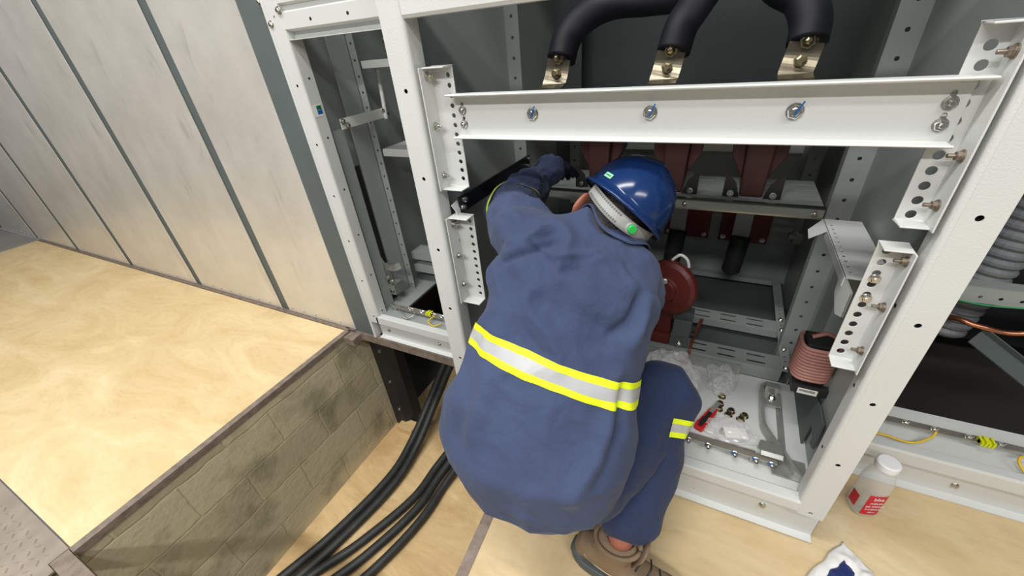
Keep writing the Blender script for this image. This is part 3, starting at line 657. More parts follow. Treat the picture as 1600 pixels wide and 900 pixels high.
# standoff insulators, lugs and head cables behind the beam
lugn = ['leftmost', 'middle', 'rightmost']
for k, x in enumerate((-.392, -.138, .104)):
    b = BM(); pr = [(.026, 0), (.032, .004), (.032, .03)]
    for i in range(3): pr += [(.036, .036+i*.03), (.036, .046+i*.03), (.031, .050+i*.03), (.031, .060+i*.03)]
    pr += [(.034, .135), (.024, .148)]
    lathe(b, (x, .054, 1.148), (0, 1, 0), pr, 28); tag(mk('standoff_insulator', b, 'epoxy', smooth=True), lugn[k]+' brown standoff insulator behind the white beam', 'insulator', 'insulators behind the beam')
    t = thing('cable_lug', (x, .20, 1.178), lugn[k]+' tinned cable lug standing above the white beam', 'cable lug', 'lugs above the beam')
    b = BM(); wd = .029
    tube(b, [(x, .150, 1.186), (x, .172, 1.188), (x, .186, 1.194), (x+.004, .196, 1.215), (x+.008, .200, 1.243)], 0, smoothn=5, flat=(2*wd, .004), up=(0, -1, .3)); mk('tongue', b, 'lugm', t, smooth=False)
    b = BM(); lathe(b, (x+.004, .190, 1.214), (0, -1, .1), [(.012, 0), (.012, .003), (.009, .003), (.009, .012), (.006, .013)], 6); mk('bolt', b, 'brassy', t)
    b = BM(); lathe(b, (x+.008, .196, 1.244), (0, -1, .1), [(.013, 0), (.013, .003), (.010, .003), (.010, .012), (.006, .02), (.003, .022)], 6); mk('bolt', b, 'brassy', t)
    b = BM(); lathe(b, (x+.010, .212, 1.245), (.15, .1, 1), [(.018, -.01), (.019, .03)], 18); mk('barrel', b, 'lugm', t, smooth=True)
cables = [([(-.384, .215, 1.240), (-.376, .24, 1.285), (-.345, .27, 1.322), (-.285, .30, 1.345), (-.20, .32, 1.345), (-.13, .34, 1.350), (-.06, .36, 1.39), (-.02, .38, 1.50), (0, .40, 1.7)], 'thick dark cable arching from the leftmost lug'),
          ([(-.128, .215, 1.240), (-.120, .235, 1.285), (-.098, .265, 1.325), (-.07, .285, 1.38), (-.05, .30, 1.5), (-.05, .32, 1.7)], 'thick dark cable rising from the middle lug'),
          ([(.114, .215, 1.240), (.112, .235, 1.275), (.092, .265, 1.315), (.045, .28, 1.345), (.02, .285, 1.40), (.01, .29, 1.5), (.02, .29, 1.7)], 'thick dark cable bending left from the rightmost lug')]
for pts, lb in cables:
    b = BM(); tube(b, pts, .035, 16)
    tag(mk('power_cable', b, 'navycable', smooth=True), lb, 'cable', 'head cables in the middle cabinet')

# current transformers on the shelf
for k, x in enumerate((-.405, -.135, .115)):
    t = thing('current_transformer', (x, .72, SZ+.002), lugn[k]+' brown resin current transformer on the slotted shelf', 'current transformer', 'current transformers on the shelf')
    b = BM()
    f = b.faces.new([b.verts.new((x+a, .66, z)) for a, z in ((-.034, SZ+.002), (.034, SZ+.002), (.045, SZ+.30), (-.045, SZ+.30))])
    g = bmesh.ops.extrude_face_region(b, geom=[f])
    for q in g['geom']:
        if isinstance(q, bmesh.types.BMVert): q.co.y = .80
    mk('core_block', b, 'epoxy', t, bevel=.006)
    for s in (-1, 1):
        b = BM(); f = b.faces.new([b.verts.new((x+s*a, .69, z)) for a, z in ((.036, SZ+.05), (.078, SZ+.13), (.085, SZ+.30), (.046, SZ+.30))])
        g = bmesh.ops.extrude_face_region(b, geom=[f])
        for q in g['geom']:
            if isinstance(q, bmesh.types.BMVert): q.co.y = .79
        mk('side_rib', b, 'epoxy', t, bevel=.003)
        b = BM(); f = b.faces.new([b.verts.new((x+s*a, .65, z)) for a, z in ((.035, SZ+.002), (.085, SZ+.002), (.085, SZ+.085), (.05, SZ+.05))])
        g = bmesh.ops.extrude_face_region(b, geom=[f])
        for q in g['geom']:
            if isinstance(q, bmesh.types.BMVert): q.co.y = .655
        mk('mounting_foot', b, 'blackp', t)
    for s in (-1, 1): bolt(t, (x+s*.062, .648, SZ+.014), (0, -1, .2), .007)
    # wall bushing flange, busbar and black pole below the shelf
    b = BM(); box(b, x-.055, x+.150, 1.180, 1.194, .37, .62); fl = tag(mk('bushing_flange', b, 'redepoxy', bevel=.004), lugn[k]+' dark red square flange on the back panel under the shelf', 'flange', 'red flanges under the shelf')
    for a, z in ((-.035, .39), (.130, .39), (-.035, .60), (.130, .60)): bolt(fl, (x+a, 1.179, z), (0, -1, 0), .008)
    t = thing('shrouded_contact', (x+.02, .95, .35), lugn[k]+' flat bar ending in a black sleeve below the shelf', 'contact', 'sleeved bars below the shelf')
    b = BM(); box(b, x-.012, x+.052, .945, .953, .49, .765); mk('flat_bar', b, 'inner', t, bevel=.001)
    b = BM(); pr = []
    for i in range(12): pr += [(.036, i*.0145), (.038, i*.0145+.007)]
    lathe(b, (x+.014, .95, .335), (.06, 0, 1), [(.030, -.002)]+pr+[(.034, .17)], 24); mk('sleeve', b, 'black', t, smooth=True)

# big round red insulator with its metal contact block on the lower rack
t = thing('bushing_insulator', (-.10, .52, FZ), 'dark red round bushing standing on the lower rack beside the worker', 'insulator')
b = BM(); lathe(b, (-.085, .50, .475), (-.35, -.93, .1), [(.02, -.03), (.09, -.025), (.104, -.01), (.104, .015), (.090, .024), (.045, .03), (.04, .045), (.015, .047)], 40)
mk('disc', b, 'oxide', t, smooth=False, bevel=.004)
b = BM()
for a, pr in (((-.03), 0),): box(b, -.165, -.055, .475, .56, FZ+.001, FZ+.05)
f = b.faces.new([b.verts.new((x, .49, z)) for x, z in ((-.155, FZ+.04), (-.055, FZ+.04), (-.060, .42), (-.135, .42))]); g = bmesh.ops.extrude_face_region(b, geom=[f])
for q in g['geom']:
    if isinstance(q, bmesh.types.BMVert): q.co.y = .545
mk('pedestal', b, 'oxide', t, bevel=.008)
b = BM(); lathe(b, (-.10, .465, .52), (0, -1, .3), [(.010, 0), (.010, .012), (.006, .014)], 12); mk('terminal_screw', b, 'zinc', t)
b = BM(); box(b, -.012, .012, -.02, .02, 0, .002, frame((-.068, .461, .455), (.2, -.1, 1), (-.35, -.93, .1)) @ Matrix.Rotation(PI/2, 4, 'Z')); mk('rating_plate', b, 'strap', t)
t = thing('metal_clamp_block', (-.02, .50, FZ), 'grey metal clamp block standing in front of the red bushing', 'clamp')
b = BM(); box(b, -.055, .012, .478, .540, FZ+.001, FZ+.06); box(b, -.048, .015, .50, .545, FZ+.06, FZ+.15); box(b, -.050, .012, .475, .482, FZ+.05, FZ+.13); mk('body', b, 'innerd', t, bevel=.003)
bolt(t, (-.02, .474, FZ+.02), (0, -1, 0), .008); b = BM(); lathe(b, (.014, .51, FZ+.05), (1, 0, 0), [(.011, 0), (.011, .014)], 16); mk('knob', b, 'black', t)
t = thing('earthing_lead', (-.05, .52, .56), 'white clip with a red lead above the round bushing', 'clip')
b = BM(); tube(b, [(-.09, .52, .575), (-.065, .52, .60), (-.04, .52, .585), (-.03, .52, .555)], .0055, 8); mk('clip', b, 'white', t, smooth=True)
b = BM(); lathe(b, (-.09, .53, .54), (0, 0, 1), [(.02, 0), (.02, .035), (.014, .04)], 14); mk('cap', b, 'blackp', t)
# straps
b = BM(); tube(b, [(.050, .70, .222), (.045, .66, .232), (.03, .56, .234), (.022, .475, .236), (.022, .462, .215)], 0, smoothn=6, flat=(.012, .004), up=(0, 0, 1)); tag(mk('orange_strap', b, 'strap'), 'brown strap lying across the slotted rails', 'strap')
b = BM(); tube(b, [(.010, .455, .20), (.004, .42, .185), (.0, .37, .178), (.004, .33, .176)], 0, smoothn=6, flat=(.014, .004), up=(0, 0, 1)); tag(mk('orange_strap', b, 'strap'), 'short brown strap hanging down beside the worker\'s knee', 'strap')
# coil unit on right wall
t = thing('current_sensor_coil', (.335, .27, .35), 'pink wire coil on a black base on the right side panel', 'coil')
cx, cy = .338, .270
b = BM(); box(b, cx-.036, cx+.034, cy-.034, cy+.034, .395, .528); mk('core', b, 'blackp', t, bevel=.004)
b = BM(); N = 11; pts = []
for i in range(N*20+1):
    a = 2*PI*i/20; r_ = 3.2
    ca, sa = math.cos(a), math.sin(a); pts.append((cx-.002+.043*math.copysign(abs(ca)**.6, ca), cy+.045*math.copysign(abs(sa)**.6, sa), .405+.1155*i/(N*20)))
pts += [(cx+.02, cy, .545), (cx+.0, cy-.01, .556), (cx-.03, cy-.02, .545)]
tube(b, pts, .0056, 8, smoothn=0); mk('winding', b, 'coil', t, smooth=True)
b = BM(); box(b, cx-.040, cx+.046, cy-.050, cy+.04, .362, .392); bx_ = mk('base', b, 'blackp', t, bevel=.003)
b = BM(); box(b, cx-.025, cx+.022, cy-.0515, cy-.0502, .365, .384); lb_ = mk('label', b, 'label', t)
b = BM()
for i in range(14): box(b, cx-.021+i*.0027, cx-.0197+i*.0027, cy-.0522, cy-.0515, .3745, .381)
box(b, cx-.021, cx+.0165, cy-.0520, cy-.0516, .3742, .3750); mk('barcode', b, 'ink', lb_)
b = BM(); box(b, cx+.034, cx+.046, cy-.03, cy+.0, .392, .425); lathe(b, (cx+.02, cy-.03, .42), (0, -1, 0), [(.008, 0), (.008, .01)], 12); mk('clamp', b, 'zinc', t)
# latch on the right wall deep inside
t = thing('door_latch', (.375, 1.1, .42), 'small metal latch deep on the right side panel', 'latch')
b = BM(); box(b, .35, .383, 1.10, 1.14, .425, .475); box(b, .33, .37, 1.09, 1.13, .45, .465); mk('body', b, 'zinc', t); bolt(t, (.35, 1.11, .47), (-.4, -1, .2), .010)

# ground bar, hinge mechanism, plate on the middle cabinet floor
t = thing('ground_busbar', (.09, .075, .168), 'tinned ground bar with clear-capped screws on the middle cabinet floor', 'busbar')
b = BM(); box(b, -.30, .30, .088, .108, .188, .194); mk('bar', b, 'tin', t, bevel=.001)
b = BM(); box(b, -.30, .245, .112, .117, .168, .190); mk('rear_strip', b, 'edge', t)
for x in (-.2, .0, .24): b = BM(); box(b, x-.008, x+.008, .09, .106, .1665, .188); mk('standoff', b, 'zinc', t)
for x in (.062, .118, .19, .245, .285):
    q = BM(); lathe(q, (x, .086, .190), (0, -.8, .45), [(.009, 0), (.009, .004), (.0065, .005), (.006, .016), (.003, .016), (.003, .028), (.001, .03)], 14); sc_ = mk('clamp_screw', q, 'bolt', t)
    if x > .15:
        q = BM(); box(q, -.002, .002, -.002, .012, 0, .0008, frame((x, .079, .200), (0, .45, .8), (0, -.8, .45))); mk('paint_mark', q, 'blue', sc_)
t = thing('galvanised_hook_bracket', (.30, .2, .167), 'dull bent metal lever bracket lying at the right of the cabinet floor', 'bracket')
b = BM(); tube(b, [(.268, .40, .190), (.266, .33, .190), (.266, .25, .190), (.272, .215, .190), (.30, .165, .186), (.325, .125, .184), (.345, .085, .182), (.372, .070, .180)], 0, smoothn=5, flat=(.010, .030), up=(0, 0, 1)); mk('lever', b, 'zinc', t)
b = BM(); tube(b, [(.268, .40, .200), (.285, .412, .200), (.30, .41, .200)], 0, smoothn=4, flat=(.006, .02), up=(0, 0, 1)); box(b, .270, .325, .33, .395, .180, .186); box(b, .275, .315, .385, .41, .18, .215); pl = mk('pivot_plate', b, 'zinc', t, bevel=.001)
bolt(pl, (.298, .365, .186), (0, 0, 1), .009, .006)
b = BM(); box(b, .312, .330, .16, .35, .167, .171); box(b, .29, .375, .07, .14, .167, .172); mk('foot_plate', b, 'zinc', t)
b = BM(); f = b.faces.new([b.verts.new((.372, y, z)) for y, z in ((.44, .168), (.44, .30), (.20, .345), (.135, .345), (.13, .25), (.165, .235), (.165, .26), (.205, .27), (.215, .168))]); g = bmesh.ops.extrude_face_region(b, geom=[f])
for q in g['geom']:
    if isinstance(q, bmesh.types.BMVert): q.co.x = .376
tag(mk('notched_plate', b, 'innerd'), 'grey notched steel plate upright against the right side panel', 'plate')
b = BM(); prof(b, [(.150, .168), (.150, .205), (.108, .212), (.098, .203)], .003, 'x', .255, .312); tag(mk('angle_bracket', b, 'zinc', bevel=.001), 'small shiny folded bracket over the end of the ground bar', 'bracket')

# nuts
nutl = ['far left', 'front left', 'middle far', 'middle near', 'far right', 'near right', 'half under the plastic bag', 'half under the plastic bag, nearer']
nl = ['brassy nut lying farthest left of the loose pairs', 'brassy nut in front of the leftmost loose nut', 'brassy nut at the back of the middle pair', 'brassy nut at the front of the middle pair',
      'brassy nut at the back of the pair nearest the lever bracket', 'brassy nut at the front of the pair nearest the lever bracket', 'brassy nut partly covered by the clear plastic bag', 'small nut alone in front of the loose pairs']
pos = [(.145, .292), (.143, .268), (.180, .272), (.172, .252), (.219, .266), (.208, .246), (.150, .330), (.160, .175)]
proto = None
for k, (x, y) in enumerate(pos):
    if proto is None:
        t = thing('hex_nut', (x, y, .1665), nl[k], 'nut', 'loose nuts on the cabinet floor')
        b = BM(); lathe(b, (x, y, .1665), (0, 0, 1), [(.0130, 0), (.0130, .002), (.0095, .002)], 20, cap=True); mk('washer', b, 'brassy', t)
        b = BM(); lathe(b, (x, y, .1690), (.05, .1, 1), [(.0095, 0), (.0105, .001), (.0105, .008), (.0095, .009)], 6); n_ = mk('nut', b, 'brassy', t)
        b = BM(); lathe(b, (x+.0005, y+.001, .1775), (.05, .1, 1), [(.006, 0), (.006, .0010)], 16); mk('bore', b, 'hole', n_)
        proto = t
    else:
        c = copy_tree(proto, (x-pos[0][0], y-pos[0][1], 0), nl[k]); c.rotation_euler = (0, 0, k*1.1)
# utility knife
t = thing('utility_knife', (.11, .22, .167), 'red and black utility knife lying beside the worker\'s knee', 'knife')
p0, p1 = V((.085, .150, .168)), V((.132, .262, .168)); d = (p1-p0); mt = frame(p0, d, (0, 0, 1))
b = BM(); pts = [(0, -.013), (.02, -.017), (.06, -.014), (.10, -.013), (.122, -.006), (.122, .006), (.10, .013), (.06, .014), (.02, .017), (0, .013)]
f = b.faces.new([b.verts.new(mt @ V((x, y, 0))) for x, y in pts]); g = bmesh.ops.extrude_face_region(b, geom=[f])
for q in g['geom']:
    if isinstance(q, bmesh.types.BMVert): q.co.z += .014
mk('handle', b, 'red', t, bevel=.003)
b = BM(); box(b, .01, .085, -.006, .006, .014, .018, mt); box(b, .02, .05, -.008, .008, .018, .021, mt); mk('slider', b, 'blackp', t, bevel=.001)
b = BM(); box(b, .085, .145, -.006, .007, .010, .016, mt); mk('blade_holder', b, 'zinc', t)
# plastic bags
def crumple(name, c, r, label, m, seed, cat='plastic bag', sub=4):
    b = BM(); bmesh.ops.create_icosphere(b, subdivisions=sub, radius=1)
    for v in b.verts:
        p = v.co.copy(); n = noise.noise(p*1.6+V((seed, 0, 0))); rg = 1-abs(noise.noise(p*3.1+V((0, seed, 0))))*1.3; r3 = 1-abs(noise.noise(p*7+V((0, 0, seed))))*1.6
        s = .72+.35*n+.30*rg*.6+.10*r3
        v.co = V(c)+V((p.x*r[0]*s, p.y*r[1]*s, max(p.z, -.35)*r[2]*s))
    return tag(mk(name, b, m, smooth=False), label, cat)
def film():
    m = bpy.data.materials.new('thin_clear_film'); m.use_nodes = True; nt = m.node_tree; L = nt.links
    b = nt.nodes['Principled BSDF']; b.inputs['Base Color'].default_value = (.9, .9, .9, 1); b.inputs['Roughness'].default_value = .12
    b.inputs['Alpha'].default_value = .30; b.inputs['Specular IOR Level'].default_value = 1.
    return m
M['film'] = film()
crumple('plastic_bag', (.140, .390, .190), (.055, .065, .045), 'crumpled clear plastic bag behind the loose nuts', 'film', 3.1)
crumple('plastic_bag', (.175, .180, .180), (.085, .050, .022), 'flat clear plastic bag beside the knife, in front of the nuts', 'film', 8.3)
b = BM(); box(b, -.035, .03, -.018, .022, 0, .004, Matrix.Translation((.195, .165, .185)) @ Matrix.Rotation(.25, 4, 'Z')); tag(mk('paper_slip', b, 'label'), 'white paper slip inside the flat clear bag', 'paper')
crumple('plastic_bag', (-.03, .30, .25), (.10, .09, .085), 'crumpled grey plastic wrap behind the worker\'s right knee', 'film', 5.7)

# pit cables
cab = [([(-1.25, .95, -.2), (-1.36, .72, -.40), (-1.43, .50, -.66), (-1.44, .28, -.80), (-1.43, .03, -.84), (-1.50, -.36, -.845), (-1.63, -.80, -.845), (-1.64, -1.3, -.845), (-1.60, -1.68, -.845)], 'black pit cable nearest the block wall'),
       ([(-1.19, .95, -.2), (-1.31, .72, -.40), (-1.385, .50, -.66), (-1.385, .26, -.80), (-1.375, .0, -.84), (-1.445, -.38, -.845), (-1.57, -.82, -.845), (-1.585, -1.3, -.845), (-1.54, -1.68, -.845)], 'black pit cable, second from the block wall'),
       ([(-1.02, .80, -.60), (-1.15, .45, -.78), (-1.205, .20, -.84), (-1.22, -.02, -.845), (-1.33, -.32, -.845), (-1.49, -.66, -.845), (-1.51, -1.2, -.845), (-1.46, -1.68, -.845)], 'black pit cable, third from the block wall'),
       ([(-.97, .80, -.60), (-1.10, .42, -.78), (-1.155, .16, -.84), (-1.165, -.06, -.845), (-1.26, -.36, -.845), (-1.42, -.72, -.845), (-1.45, -1.2, -.845), (-1.39, -1.68, -.845)], 'black pit cable, fourth from the block wall'),
       ([(-.92, .80, -.60), (-1.04, .42, -.78), (-1.095, .14, -.84), (-1.105, -.10, -.845), (-1.18, -.40, -.845), (-1.34, -.78, -.845), (-1.38, -1.25, -.845), (-1.31, -1.68, -.845)], 'black pit cable farthest from the block wall, under the worker')]
for pts, lb in cab:
    b = BM(); tube(b, pts, .0235, 16); tag(mk('power_cable', b, 'cable', smooth=True), lb, 'cable', 'cables on the pit floor')
t = bpy.data.objects  # cable tie around the first pair
b = BM(); N = 28; ring = []
for i in range(N+1):
    a = 2*PI*i/N; ring.append(V((-1.412, .40, -.735))+V((.92, -.1, .0)).normalized()*.057*math.cos(a)+V((0.02, .75, .62)).normalized()*.031*math.sin(a))
tube(b, ring, .003, 8, smoothn=0); tag(mk('cable_tie', b, 'black'), 'black tie around the two cables nearest the block wall', 'cable tie')
b = BM(); tube(b, [(-.75, .75, -.55), (-.95, .60, -.62), (-1.15, .62, -.60), (-1.3, .8, -.5)], .022, 14); tag(mk('power_cable', b, 'cable', smooth=True), 'dark cable crossing in the shade below the narrow cabinet', 'cable')
t = thing('steel_support_leg', (-1.55, .45, -.87), 'black steel support leg in the pit below the narrow cabinet', 'steel leg')
b = BM(); mt = frame((-1.615, .385, -.87), (0, 0, 1), (0, -1, 0)); prof(b, [(-1.665, .42), (-1.665, .385), (-1.585, .385), (-1.545, .43), (-1.545, .5)], .006, 'z', -.87, -.03); mk('profile', b, 'black', t)
for z in (-.2, -.45, -.7): bolt(t, (-1.60, .381, z), (0, -1, 0), .007)
b = BM(); box(b, -1.62, -1.50, .33, .41, -.869, -.82); tag(mk('wood_offcut', b, 'plyP', bevel=.003), 'small wooden offcut at the foot of the black steel leg', 'wood block')

# bottle
bx0, by0 = .562, .185
t = thing('plastic_bottle', (bx0, by0, 0), 'empty clear plastic bottle with red label and white cap', 'bottle')
def rsq(bm, cx, cy, prof_, n=40, p=3.2, rot=.5, t_=0):
    rings = []
    for r, z, sq in prof_:
        ring = []
        for k in range(n):
            a = 2*PI*k/n; ca, sa = math.cos(a), math.sin(a); q = 2+(p-2)*sq
            s = (abs(ca)**q+abs(sa)**q)**(-1/q); x, y = r*s*ca, r*s*sa
            ring.append(bm.verts.new((cx+x*math.cos(rot)-y*math.sin(rot), cy+x*math.sin(rot)+y*math.cos(rot), z)))
        rings.append(ring)
    for a, b_ in zip(rings, rings[1:]):
        for k in range(n): bm.faces.new((a[k], a[(k+1) % n], b_[(k+1) % n], b_[k]))
    return rings
RO = .35
b = BM()
pp = [(.004, .007, 0), (.021, .003, .5), (.0275, .001, .8), (.0315, .008, 1), (.033, .03, 1), (.033, .125, 1), (.0325, .142, 1), (.030, .165, .7), (.026, .186, .3), (.0225, .196, 0), (.022, .220, 0)]
r1 = rsq(b, bx0, by0, pp, rot=RO); b.faces.new(r1[0][::-1])
bo = mk('body', b, 'clear', t, smooth=True)
sm = bo.modifiers.new('s', 'SOLIDIFY'); sm.thickness = .0009; sm.offset = -1
def petmat():
    m = bpy.data.materials.new('clear_pet'); m.use_nodes = True; nt = m.node_tree; L = nt.links
    b = nt.nodes['Principled BSDF']; b.inputs['Base Color'].default_value = (.85, .87, .87, 1); b.inputs['Roughness'].default_value = .07
    b.inputs['Specular IOR Level'].default_value = .9
    fr = nt.nodes.new('ShaderNodeLayerWeight'); fr.inputs[0].default_value = .25; mr = nt.nodes.new('ShaderNodeMapRange')
    mr.inputs[3].default_value = .07; mr.inputs[4].default_value = .55; L.new(fr.outputs['Facing'], mr.inputs[0]); L.new(mr.outputs[0], b.inputs['Alpha'])
    return m
bo.data.materials[0] = petmat()
b = BM(); lathe(b, (bx0, by0, .200), (0, 0, 1), [(.0265, 0), (.0275, .003), (.0275, .020), (.025, .0235), (.023, .024)], 40)
mk('cap', b, 'white', t, smooth=False, bevel=.001)
# label bands wrap the body
def band(a0, a1, z0, z1, m, nm, par, off=.0006, n=16):
    b = BM(); g = []
    for j in range(n+1):
        a = a0+(a1-a0)*j/n; ca, sa = math.cos(a), math.sin(a); q = 3.2; s = (abs(ca)**q+abs(sa)**q)**(-1/q); col_ = []
        for z in (z0, z1):
            x, y = (.033+off)*s*ca, (.033+off)*s*sa
            col_.append(b.verts.new((bx0+x*math.cos(RO)-y*math.sin(RO), by0+x*math.sin(RO)+y*math.cos(RO), z)))
        g.append(col_)
    for p, q in zip(g, g[1:]): b.faces.new((p[0], q[0], q[1], p[1]))
    return mk(nm, b, m, par)
lab = band(-2.25, -.90, .018, .110, 'redlabel', 'label', t)
band(-3.5, -2.75, .03, .08, 'redlabel', 'label', t)
def text(s, size, mt, m, parent, name='lettering', ext=.0002):
    cu = bpy.data.curves.new(name, 'FONT'); cu.body = s; cu.size = size; cu.extrude = ext; cu.align_x = 'CENTER'
    tmp = bpy.data.objects.new(name, cu); COL.objects.link(tmp)
    bpy.context.view_layer.update(); me = bpy.data.meshes.new_from_object(tmp.evaluated_get(bpy.context.evaluated_depsgraph_get()))
    bpy.data.objects.remove(tmp); me.materials.clear(); b = BM(); b.from_mesh(me); b.transform(mt); return mk(name, b, m, parent)
a_ = -PI/2+RO; nrm = V((math.cos(a_), math.sin(a_), 0)); cpt = V((bx0, by0, 0))+nrm*.0345
for s, z, sz in (('bba', .090, .019), ('AGUA', .072, .012), ('DE COCO', .057, .0105), ('INTEGRAL', .044, .0092), ('330 ml', .030, .0065)):
    text(s, sz, frame((cpt.x, cpt.y, z), (0, 0, 1), nrm) @ Matrix.Rotation(-PI/2, 4, 'Z'), 'white', lab)
# white bag lower right
t = thing('printed_plastic_bag', (.50, -.09, 0), 'white plastic bag with dark blue print at the bottom edge of the photo', 'bag')
def bagmesh(c, rx, ry, h, seed, pts, lift=0):
    b = BM(); n = 40; g = {}
    for i in range(n+1):
        for j in range(n+1):
            u, v_ = i/n, j/n
            p = pts[0]*(1-u)*(1-v_)+pts[1]*u*(1-v_)+pts[2]*u*v_+pts[3]*(1-u)*v_
            e = min(u, 1-u, v_, 1-v_)
            z = .004+lift+h*min(1, e*5)**.6*(.6+.5*noise.noise(V((u*3, v_*3, seed)))+.35*(1-abs(noise.noise(V((u*6, v_*5, seed+4))))*2))
            g[i, j] = b.verts.new((p.x+.008*noise.noise(V((u*5, v_*5, seed+9))), p.y+.008*noise.noise(V((u*5, v_*5, seed+19))), max(z, .002+lift)))
    for i in range(n):
        for j in range(n): b.faces.new((g[i, j], g[i+1, j], g[i+1, j+1], g[i, j+1]))
    return b
o = mk('bag_film', bagmesh(None, 0, 0, .022, 2.2, [V((.500, .050, 0)), V((.600, -.07, 0)), V((.53, -.24, 0)), V((.38, -.12, 0))]), 'bagw', t, smooth=True)
s_ = o.modifiers.new('s', 'SOLIDIFY'); s_.thickness = .0012; s_.offset = 1
o = mk('blue_print', bagmesh(None, 0, 0, .020, 6.2, [V((.490, -.012, 0)), V((.545, -.09, 0)), V((.50, -.20, 0)), V((.41, -.12, 0))], .012), 'bagp', t, smooth=True)
#PERSON
# ------------------------------------------------------------------ person
def remesh(bm, name, voxel, smooth_it=6, fac=.5):
    me = bpy.data.meshes.new(name); bmesh.ops.recalc_face_normals(bm, faces=bm.faces); bm.to_mesh(me); bm.free()
    o = bpy.data.objects.new(name, me); COL.objects.link(o)
    m = o.modifiers.new('r', 'REMESH'); m.mode = 'VOXEL'; m.voxel_size = voxel; m.adaptivity = 0
    if smooth_it: s = o.modifiers.new('s', 'SMOOTH'); s.iterations = smooth_it; s.factor = fac
    bpy.context.view_layer.update()
    me2 = bpy.data.meshes.new_from_object(o.evaluated_get(bpy.context.evaluated_depsgraph_get()))
    bpy.data.objects.remove(o); b = bmesh.new(); b.from_mesh(me2); return b
def limb(bm, pts, rad, n=20, flat=None):
    """round-ended chain of tapered segments; pts joints, rad radius per joint"""
    pts = [V(p) for p in pts]
    for i in range(len(pts)-1):
        a, b_ = pts[i], pts[i+1]; A = (b_-a).normalized(); U = A.orthogonal().normalized(); W = A.cross(U); L = (b_-a).length
        rings = []
        prof_ = [(-math.cos(t)*rad[i], math.sin(t)*rad[i]) for t in [R(q) for q in (4, 25, 45, 65, 90)]]
        prof_ += [(L*k/6, rad[i]+(rad[i+1]-rad[i])*k/6) for k in range(1, 6)]
        prof_ += [(L+math.sin(t)*rad[i+1], math.cos(t)*rad[i+1]) for t in [R(q) for q in (0, 25, 45, 65, 86)]]
        for h, r in prof_: rings.append([bm.verts.new(a+A*h+(U*math.cos(2*PI*k/n)+W*math.sin(2*PI*k/n))*r) for k in range(n)])
        for p, q in zip(rings, rings[1:]):
            for k in range(n): bm.faces.new((p[k], p[(k+1) % n], q[(k+1) % n], q[k]))
        bm.faces.new(rings[0][::-1]); bm.faces.new(rings[-1])
def loft(bm, secs, n=32, pw=2.3):
    """secs: (centre, half width, half depth, lateral dir, depth dir)"""
    rings = []
    for c, w_, d_, X, Y in secs:
        X = V(X).normalized(); Y = V(Y).normalized(); ring = []
        for k in range(n):
            a = 2*PI*k/n; ca, sa = math.cos(a), math.sin(a); s = (abs(ca)**pw+abs(sa)**pw)**(-1/pw)
            ring.append(bm.verts.new(V(c)+X*w_*s*ca+Y*d_*s*sa))
        rings.append(ring)
    for p, q in zip(rings, rings[1:]):
        for k in range(n): bm.faces.new((p[k], p[(k+1) % n], q[(k+1) % n], q[k]))
    bm.faces.new(rings[0][::-1]); bm.faces.new(rings[-1])
def ellipsoid(bm, c, r, m=None, sub=3):
    g = bmesh.ops.create_icosphere(bm, subdivisions=sub, radius=1); m = m or Matrix.Identity(3)
    for v in g['verts']: v.co = V(c)+m @ V((v.co.x*r[0], v.co.y*r[1], v.co.z*r[2]))

JS = dict(
 hipL=(-.36, -.27, .34), kneeL=(-.43, .02, .50), ankL=(-.40, -.16, .13),
 hipR=(-.17, -.27, .34), kneeR=(-.035, .000, .438), ankR=(-.060, -.245, .150),
 pelvis=(-.27, -.27, .40), chest=(-.24, -.03, .82), neck=(-.215, .045, .905),
 shL=(-.390, -.02, .875), elL=(-.530, .16, .870), wrL=(-.505, .40, .915),
 shR=(-.142, -.035, .797), elR=(-.135, .10, .665), wrR=(-.20, .34, .70))
JS = {k: V(v) for k, v in JS.items()}
# helmet / head frame
HU = ((RT*.66+UP*.75)*math.cos(R(-13))+FW*math.sin(R(-13))).normalized()      # crown direction
HX = (RT*.76-UP*.65); HX = (HX-HU*HX.dot(HU)).normalized()                  # towards the wearer's right
HF = HU.cross(HX).normalized()                                             # facing direction, into the cabinet
HC = V((-.185, .09, .932))                                                 # centre of the hat rim
HM = Matrix((HX, HF, HU)).transposed()
def hp(x, y, z): return HC+HX*x+HF*y+HU*z

def fingers(bm, w, d, palm_n, grow=0., curl=.5, flip=1):
    """hand at wrist w: palm along d, palm_n normal out of the palm; five separate fingers"""
    d = V(d).normalized(); pn = V(palm_n); pn = (pn-d*pn.dot(d)).normalized(); s = d.cross(pn)*flip
    g = grow
    # palm
    secs = []
    for t, hw, hd in ((-.01, .028, .022), (.02, .033, .018), (.06, .041, .015), (.088, .040, .012)):
        secs.append((w+d*t, hw+g, hd+g, s, pn))
    loft(bm, secs, 20, 2.6)
    for k, (o, l, r) in enumerate(((-.030, .070, .0088), (-.010, .080, .0092), (.011, .074, .0088), (.031, .058, .0078))):
        p = w+d*.082+s*o; pts = [p-d*.02]; dd = d.copy(); ang = 0
        pts.append(p)
        for j, f in enumerate((.45, .32, .23)):
            ang += curl*(.7+.25*j); q = (d*math.cos(ang)+pn*math.sin(ang)+s*o*1.2).normalized(); p = p+q*l*f; pts.append(p)
        limb(bm, pts, [r+g, r+g, r*.96+g, r*.9+g, r*.8+g], 12)
    p = w+d*.025-s*.028; q1 = (d*.7-s*.75+pn*.25).normalized(); q2 = (d*.9-s*.15+pn*.5).normalized()
    limb(bm, [p, p+q1*.035, p+q1*.035+q2*.032, p+q1*.035+q2*.055+pn*.006], [.012+g, .011+g, .0098+g, .008+g], 12)

